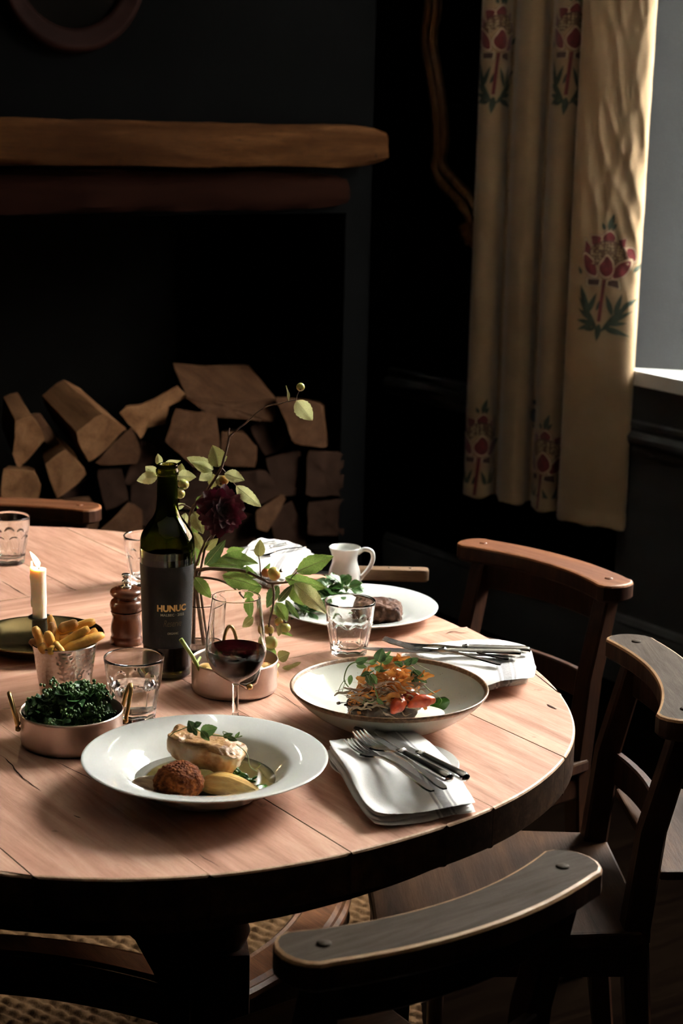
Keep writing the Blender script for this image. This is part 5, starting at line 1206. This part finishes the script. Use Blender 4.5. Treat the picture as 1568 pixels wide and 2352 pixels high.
# ================================================================== bowl dish
M['auber'] = ramped('dark_roast_aubergine', [(.3, (.018, .008, .005)), (.55, (.06, .028, .014)), (.8, (.16, .085, .04))], 60, .35, 6, .6, 120, .003)
M['crisp'] = ramped('orange_crisp_shard', [(.25, (.24, .065, .012)), (.5, (.52, .19, .035)), (.75, (.70, .38, .12))], 70, .4, 5, .5, 150, .001, transl=.2)
M['onion'] = ramped('soft_onion_strand', [(.3, (.25, .15, .09)), (.6, (.46, .34, .24)), (.8, (.60, .50, .38))], 60, .35, 4, .2, 120, transl=.15)
M['tomato'] = ramped('roast_tomato_skin', [(.3, (.16, .012, .006)), (.5, (.44, .045, .012)), (.75, (.62, .16, .04))], 55, .28, 4, .3, 80, sss=.15)
M['cream'] = ramped('white_cream', [(.3, (.66, .60, .46)), (.7, (.80, .76, .64))], 40, .35, 4, .4, 60)
BY = BP.y; bz = BP.z
c = at(912, 1635, .775); V, F = blob(.060, .038, .010, 4, .003, 40, 1); o = make('whipped_cream_cheese', V, F, M['cream'], loc=(at(925, 1640, .765).x, at(925, 1640, .765).y, bz + .0165)); tag(o, 'pale creamy sauce spread under the vegetables in the bowl', 'sauce')
c = at(880, 1622, .78); V, F = blob(.054, .036, .030, 6, .010, 45, 9, .004, 130); o = make('aubergine_mound', V, F, M['auber'], loc=(c.x, c.y, bz + .030)); tag(o, 'dark mound of roast aubergine in the middle of the bowl', 'vegetable')
def wedge(pts, r, label, rot):
    c = atY(*pts); V, F = blob(r * 1.9, r * .85, r, 4, .0015, 60, rot, amp2=.0012, freq2=200, shape=lambda c_: (c_.x, c_.y * (1 - .35 * c_.x * c_.x), (c_.z if c_.z > 0 else c_.z * .35) - .35 * c_.x * c_.x)); o = make('tomato_wedge', V, F, M['tomato'], loc=c, rot=(.5, -.1, rot)); tag(o, label, 'tomato')
wedge((968, 1612, BY - .030), .0115, 'glossy red roast tomato wedge at the right of the bowl', .35); wedge((915, 1618, BY - .036), .0125, 'red tomato piece at the front middle of the bowl', 1.2); wedge((938, 1600, BY - .020), .010, 'orange-red tomato piece tucked behind the two front ones', -.3)
rng = random.Random(21); b = MB()
def strip(P, w, mi):
    P = crom([Vector(p) for p in P], 5); V = []; n = len(P); s_ = Vector((rng.gauss(0, 1), rng.gauss(0, 1), rng.gauss(0, 1))).normalized()
    for i, p in enumerate(P):
        t_ = (P[min(i + 1, n - 1)] - P[max(i - 1, 0)]).normalized(); s2 = (s_ - t_ * s_.dot(t_)).normalized(); u = i / (n - 1); ww = w * (math.sin(math.pi * (.12 + .8 * u)) ** .6) * (1 + .3 * noise.noise(p * 150)); nn2 = t_.cross(s2)
        V += [p - s2 * ww, p + nn2 * ww * .35, p + s2 * ww]
    F = []
    for i in range(n - 1):
        for j in range(2): F.append((i * 3 + j, i * 3 + j + 1, (i + 1) * 3 + j + 1, (i + 1) * 3 + j))
    b.add(V, F, mi)
def dome(px, py, dy): return atY(px, py, BY + dy)
for k in range(120):                          # crisp shards heaped on the right and top of the mound
    cx = rng.gauss(905, 38); top = 1512 + abs(cx - 905) * .75; cy = rng.uniform(top, 1610); dy = rng.uniform(-.034, .012) - (cy - 1560) * .00022
    if cx < 860 and cy > 1570: continue
    P = [dome(cx, cy, dy)]; ang = rng.uniform(0, 6.28)
    for q in range(3): ang += rng.uniform(-.9, .9); P.append(P[-1] + Vector((math.cos(ang) * .0085, rng.uniform(-.004, .004), math.sin(ang) * .006)))
    strip(P, rng.uniform(.0022, .0050), 0)
for k in range(34):
    cx = rng.uniform(790, 880); cy = rng.uniform(1590, 1640); P = [dome(cx, cy, -.02)]
    for q in range(2): P.append(P[-1] + Vector((rng.uniform(-.01, .01), rng.uniform(-.005, .003), rng.uniform(-.003, .004))))
    strip(P, rng.uniform(.0015, .0035), rng.choice([0, 0, 2]))
for k in range(14):
    cx = rng.uniform(812, 850); cy = 1512 + (850 - cx) * 2.0 + rng.uniform(0, 30); strip([dome(cx, cy, -.005), dome(cx - 6, cy + 14, -.012), dome(cx - 16, cy + 30, -.016)], rng.uniform(.003, .005), 0)
for k in range(46):                          # soft onion strands
    cx = rng.uniform(790, 945); cy = rng.uniform(1562, 1628); P = [dome(cx, cy, -.03)]; sx = rng.choice([-1, 1])
    for q in range(4): P.append(P[-1] + Vector((sx * rng.uniform(.003, .010), rng.uniform(-.004, .002), rng.uniform(-.006, .005))))
    strip(P, rng.uniform(.0012, .0022), 1)
o = b.build('crispy_onions', [M['crisp'], M['onion'], M['auber']]); tag(o, 'tangled heap of orange crispy onion shreds and soft onion strands in the bowl', 'onions', kind='stuff')
c = at(1010, 1610, .775); V, F = blob(.022, .026, .006, 4, .002, 60, 7); o = make('herb_sauce', V, F, M['oil'], loc=(c.x, c.y, bz + .020), rot=(0, -.3, .3)); tag(o, 'bright green herb sauce at the right side of the bowl', 'sauce')
yb = BY - .022
shoot('pea shoot with a tall top leaf standing over the bowl of onions', [([(800, 1578, yb), (790, 1560, yb), (800, 1530, yb), (822, 1520, yb), (850, 1524, yb)], .0010), ([(870, 1545, yb), (876, 1520, yb), (882, 1500, yb)], .0010), ([(792, 1560, yb), (782, 1575, yb), (776, 1590, yb)], .0005), ([(794, 1562, yb), (788, 1580, yb), (784, 1592, yb)], .0005)],
 [(816,1522,845,1512,yb,.55,'shoot_dk',.2),(818,1528,842,1532,yb,.5,'shoot',-.2),(868,1520,878,1490,yb,.8,'shoot_dk',.1),(876,1522,902,1508,yb,.7,'shoot',-.3),(866,1535,888,1540,yb,.6,'shoot_dk',.3),(848,1524,866,1516,yb,.6,'shoot',.1),(880,1510,898,1496,yb,.4,'shoot',.5)], atY(850, 1545, yb))
shoot('pea shoot sprawling down the front left of the onion heap', [([(858, 1540, yb - .006), (846, 1552, yb - .01), (862, 1585, yb - .016), (868, 1606, yb - .018)], .0010), ([(868, 1606, yb - .018), (850, 1614, yb - .018), (838, 1605, yb - .018)], .0007), ([(838, 1606, yb - .018), (832, 1618, yb - .018)], .0006)],
 [(850,1545,828,1552,yb-.008,.55,'shoot_dk',.2),(850,1548,866,1572,yb-.012,.6,'shoot',0),(842,1550,852,1576,yb-.012,.5,'shoot_dk',.3),(862,1540,872,1530,yb-.006,.8,'shoot',.2),(806,1550,802,1574,yb,.5,'shoot',.2),(864,1604,880,1618,yb-.018,.5,'shoot',.2)], atY(855, 1570, yb - .01))
shoot('pea shoot with long dark leaves on the right of the onion heap', [([(930, 1525, yb), (950, 1535, yb), (962, 1560, yb - .004), (985, 1585, yb - .006), (1003, 1595, yb - .008)], .0008), ([(955, 1525, yb), (975, 1535, yb + .004), (986, 1540, yb + .005)], .0005), ([(1000, 1594, yb - .008), (1014, 1608, yb - .008), (1008, 1620, yb - .01)], .0005)],
 [(948,1538,980,1570,yb-.004,.42,'shoot_dk',.2),(945,1542,960,1582,yb-.006,.42,'shoot_dk',-.3),(930,1528,945,1512,yb,.7,'shoot_dk',.2),(942,1522,960,1512,yb,.7,'shoot_dk',0),(925,1530,905,1520,yb,.6,'shoot',.3)], atY(950, 1550, yb))

# ================================================================== steak, salad, jug and knife
M['steak'] = ramped('seared_steak', [(.3, (.022, .009, .006)), (.5, (.085, .036, .022)), (.75, (.19, .095, .06))], 60, .6, 6, .9, 150, .003, spec=.15)
V, F = blob(.043, .034, .0175, 6, .005, 50, 5, .002, 170, boxy(.6)); V = [v + Vector((0, .0016 * math.sin(v.x * 420) * (1 if abs(v.z) < .012 else 0), 0)) for v in V]
c = at(868, 1398, .778); o = make('steak', xf(V, Matrix.Translation((0, 0, .0185))), F, M['steak'], loc=(c.x, c.y, SPX.z + .0065), rot=(0, 0, -.15)); tag(o, 'thick seared steak on the white dinner plate', 'steak')
M['cress'] = ramped('watercress_green', [(.3, (.022, .07, .018)), (.55, (.07, .16, .04)), (.8, (.19, .30, .10))], 50, .35, 4, .2, 120, transl=.2)
rng = random.Random(31)
for k, (px, py, dy, lab_) in enumerate([(715, 1392, -.03, 'watercress sprig at the left of the salad by the crab apple leaves'), (760, 1372, .0, 'watercress sprig in the middle of the salad behind the tumbler'), (795, 1352, .02, 'watercress sprig nearest the steak under the jug'), (765, 1345, .04, 'watercress sprig at the back of the salad'), (735, 1365, .01, 'watercress sprig at the left back of the salad'), (700, 1405, -.045, 'watercress sprig lowest at the left rim of the dinner plate')]):
    c = atY(px, py, SPX.y + dy); t = thing('watercress_sprig', lab_, 'salad', c)
    for q in range(13):
        a = rng.uniform(0, 6.28); e = rng.uniform(-.2, .9); d = Vector((math.cos(a) * math.cos(e), math.sin(a) * math.cos(e), math.sin(e))); st = d * rng.uniform(.006, .015)
        make('stem', *tube([(0, 0, -.006), st * .5 + Vector((0, 0, .002)), st], .0008, 5), M['tendril'], t)
        add_leaf(t, Vector((0, 0, 0)), st, st + (d + Vector((0, 0, rng.uniform(-.5, .3)))).normalized() * rng.uniform(.019, .030), .75, 'cress', q, rng.uniform(-.8, .8))
c = at(790, 1350); jg = thing('milk_jug', 'little white china jug with a loop handle behind the salad', 'jug', (c.x, c.y + .02, TZ))
lathe_obj('body', smoothprof([(0, .0), (.024, .0), (.028, .002), (.0305, .012), (.029, .028), (.0245, .042), (.0235, .052), (.0265, .064), (.0295, .072)], 4) + [(.0298, .0732), (.029, .0738), (.0278, .0728)] + smoothprof([(.0245, .064), (.0215, .052), (.0225, .042), (.027, .028), (.0285, .012), (0, .004)], 4), M['china'], jg, 56, ang=60)
make('handle', *tube(crom([Vector((.024, 0, .062)), Vector((.036, 0, .070)), Vector((.050, 0, .066)), Vector((.053, 0, .052)), Vector((.046, 0, .034)), Vector((.034, 0, .018)), Vector((.028, 0, .010))], 5), [.0042] * 31, 10), M['china'], jg)
M['handle'] = wood('worn_handle_wood', (.055, .028, .014), (.12, .067, .037), (.19, .115, .067), 18, 'x', .55, .3)
a = at(985, 1327, .762); kn = thing('wooden_handled_knife', 'knife with a thick worn wooden handle lying behind the dinner plate', 'knife', (a.x, a.y + .02, TZ), R(180))
hp = [(0, -.011), (.004, -.0145), (.012, -.016), (.13, -.0145), (.15, -.012), (.15, .012), (.13, .0145), (.012, .016), (.004, .0145), (0, .011)]
V, F, mi = prism(hp, .0005, .0245, .004, 2); sharp(make('handle', V, F, M['handle'], kn, True), 40)
V, F, mi = prism([(.149, -.010), (.30, -.010), (.318, -.004), (.322, .004), (.30, .012), (.149, .011)], .0105, .0125, .0004); make('blade', V, F, M['steel'], kn, False)
for x in (.035, .075, .115): V, F = lathe([(0, .001), (.0028, .0008), (.003, 0)], 14); make('rivet', V, F, M['iron'], kn, loc=(x, 0, .0245))

# ================================================================== napkins and cutlery
M['linen'] = plain('white_linen', (.64, .635, .61), .85, var=.03, vs=8, bmp=.35, bs=700, bd=.0008, Sheen_Weight=.2)
M['linen_stripe'] = plain('grey_linen_stripe', (.33, .32, .32), .85, var=.15, vs=300, bmp=.35, bs=700, bd=.0008)
def napkin(corners, c0, label, nl=4, h0=.0185, seed=0, twist=0):
    Wc = [at(x, y, .785) for x, y in corners]; org = Vector((c0.x, c0.y, TZ)); b = MB(); n = 44; topz = {}
    for L in range(nl):
        rng = random.Random(seed * 10 + L); jit = [Vector((rng.uniform(-.007, .007), rng.uniform(-.007, .007), 0)) - Vector((.0025, .002, 0)) * (nl - 1 - L) for _ in range(4)]; Q = [w + j for w, j in zip(Wc, jit)]
        th = .0036; V = []; F = []; mi = []
        def pt(u, v):
            e = .5; uu = .5 + (u - .5) * (1 - .06 * (abs(v - .5) * 2) ** 6); vv = .5 + (v - .5) * (1 - .06 * (abs(u - .5) * 2) ** 6)
            p = Q[0] * (1 - uu) * (1 - vv) + Q[1] * uu * (1 - vv) + Q[2] * uu * vv + Q[3] * (1 - uu) * vv
            r_ = math.hypot(p.x - c0.x, p.y - c0.y); base = h0 * (1 / (1 + math.exp((r_ - .112) / .016))) * 1.0 + .0016
            z = base + L * (th + .0006) + .0016 * noise.noise(Vector((uu * 3 + seed, vv * 3, L * .4))) + .0012 * noise.noise(Vector((uu * 9, vv * 9, L + seed)))
            ed = min(u, 1 - u, v, 1 - v); z += .0016 * (1 - min(1, ed / .08)) * math.sin(u * 9 + L * 2 + seed) + .004 * max(0, .12 - u) / .12
            return Vector((p.x - org.x, p.y - org.y, z)), ed
        for s_ in (0, 1):
            for i in range(n + 1):
                for j in range(n + 1):
                    p, ed = pt(i / n, j / n); hh = th * math.sqrt(max(0, 1 - (1 - min(1, ed / .045)) ** 2)) ; p = p.copy(); p.z += th / 2 + (hh / 2 if s_ else -hh / 2); V.append(p)
        for s_ in (0, 1):
            o_ = s_ * (n + 1) ** 2
            for i in range(n):
                for j in range(n):
                    a = o_ + i * (n + 1) + j; F.append((a, a + 1, a + n + 2, a + n + 1)); u = i
                    mi.append(1 if u in (27, 29, 30, 31, 32, 34) else 0)
        for k in range(len(F)): b.F.append(tuple(q + len(b.V) for q in F[k])); b.M.append(mi[k])
        b.V += V
    o = b.build('napkin', [M['linen'], M['linen_stripe']], loc=org); tag(o, label, 'napkin', 'folded white napkins'); return TZ + h0 + nl * .0042 + .0012
z1 = napkin([(752, 1702), (952, 1676), (1112, 1812), (866, 1842)], SP1, 'folded white napkin with grey stripe under the front cutlery', 4, .0185, 1)
z2 = napkin([(925, 1472), (1206, 1462), (1232, 1540), (1010, 1570)], SP2, 'folded white napkin with grey stripe right of the stoneware bowl', 4, .0185, 2)
z3 = napkin([(604, 1224), (714, 1262), (652, 1312), (545, 1290)], SP3, 'folded white napkin on the far side behind the crab apple leaves', 4, .0185, 3)
def fork_mesh():
    b = MB()
    def zc(x): return .009 * ((x / .07) - .55) ** 2 * 2.2 if x < .07 else float(np.interp(x, [.07, .085, .12, .17, .205], [.0039, .0070, .0085, .0045, .0020]))
    def slab(xs, y0f, y1f, th):
        V = []; F = []
        for x in xs:
            z = zc(x); V += [(x, y0f(x), z), (x, y1f(x), z), (x, y1f(x) * .92 + y0f(x) * .08, z + th), (x, y0f(x) * .92 + y1f(x) * .08, z + th)]
        n = len(xs)
        for i in range(n - 1):
            for j in range(4): F.append((i * 4 + j, i * 4 + (j + 1) % 4, (i + 1) * 4 + (j + 1) % 4, (i + 1) * 4 + j))
        F += [(0, 1, 2, 3), tuple((n - 1) * 4 + k for k in range(4))]; b.add(V, F)
    for k in range(4):
        yc = -.0096 + .0064 * k; slab(list(np.linspace(0, .046, 9)), lambda x, c=yc: c * (.9 + .1 * x / .046) - (.0007 + .0012 * min(1, x / .012)), lambda x, c=yc: c * (.9 + .1 * x / .046) + (.0007 + .0012 * min(1, x / .012)), .0020)
    wf = lambda x: float(np.interp(x, [.044, .05, .058, .066, .074, .085, .12, .16, .19, .200, .205], [.0118, .0120, .0108, .0070, .0038, .0029, .0034, .0048, .0066, .0058, .0030]))
    slab(list(np.linspace(.044, .205, 34)), lambda x: -wf(x), lambda x: wf(x), .0022)
    o = b.build('fork', M['steel']); sharp(o, 40); me = o.data; bpy.data.objects.remove(o); return me
def knife_mesh():
    b = MB()
    V, F, mi = prism([(0, .002), (.006, -.0045), (.02, -.0078), (.05, -.0092), (.085, -.0088), (.105, -.0060), (.110, -.004), (.110, .006), (.05, .0062), (.012, .0056)], .0034, .0052, .0005); b.add(V, F, 0)
    V, F = tube([(.106, 0, .0055), (.112, 0, .0055), (.115, 0, .0058), (.118, 0, .0058), (.125, 0, .0060), (.16, 0, .0064), (.195, 0, .0070), (.212, 0, .0074), (.218, 0, .0072), (.2205, 0, .0070)], [.0045, .0066, .0078, .0058, .0064, .0070, .0078, .0082, .0064, .002], 16, True, .8); b.add(V, F, 1)
    o = b.build('table_knife', [M['steel_dark'], M['steel']]); sharp(o, 40); me = o.data; bpy.data.objects.remove(o); return me
FORK, KNIFE = fork_mesh(), knife_mesh()
def cutlery(kind, a, b_, z0, z1_, label, length):
    pa, pb = at(*a, z0), at(*b_, z1_); d = pb - pa; x = d.normalized(); n_ = Vector((0, 0, 1)); n_ = (n_ - x * x.z).normalized(); y = n_.cross(x); Mx = Matrix((x, y, n_)).transposed().to_4x4(); Mx.translation = pa
    sc = d.length / length; o = link('fork' if kind == 'f' else 'table_knife', FORK if kind == 'f' else KNIFE); o.matrix_world = Mx @ Matrix.Scale(sc, 4)
    tag(o, label, 'fork' if kind == 'f' else 'knife', 'cutlery resting on the napkins'); return sc
t1 = z1 + .001
S = [cutlery('f', (802, 1708), (993, 1822), t1 + .001, t1 + .001, 'fork nearest the viewer on the front napkin', .205),
cutlery('f', (822, 1690), (1022, 1817), t1 + .008, t1 + .001, 'second fork from the viewer on the front napkin', .205),
cutlery('k', (812, 1676), (1034, 1802), t1 - .001, t1, 'knife lying beside the forks on the front napkin', .2205),
cutlery('k', (860, 1684), (1072, 1800), t1 - .001, t1, 'rearmost knife on the front napkin', .2205)]
t2 = z2 + .001
S += [cutlery('k', (916, 1484), (1218, 1503), t2 + .001, t2, 'rear knife on the right-hand napkin', .2205), cutlery('k', (830, 1496), (1196, 1512), t2 + .002, t2, 'knife jutting left past the tumbler from the right-hand napkin', .2205),
cutlery('f', (880, 1475), (1168, 1518), t2 + .008, t2, 'rear fork on the right-hand napkin', .205), cutlery('f', (912, 1483), (1150, 1530), t2 + .008, t2, 'front fork on the right-hand napkin', .205)]
t3 = z3 + .001
S += [cutlery('k', (545, 1262), (640, 1246), t3, t3, 'rear knife on the far napkin', .2205), cutlery('k', (572, 1266), (664, 1251), t3, t3, 'front knife on the far napkin', .2205), cutlery('f', (590, 1280), (702, 1258), t3, t3, 'fork on the far napkin', .205)]
print('CUTLERY SCALE', [round(s, 2) for s in S])
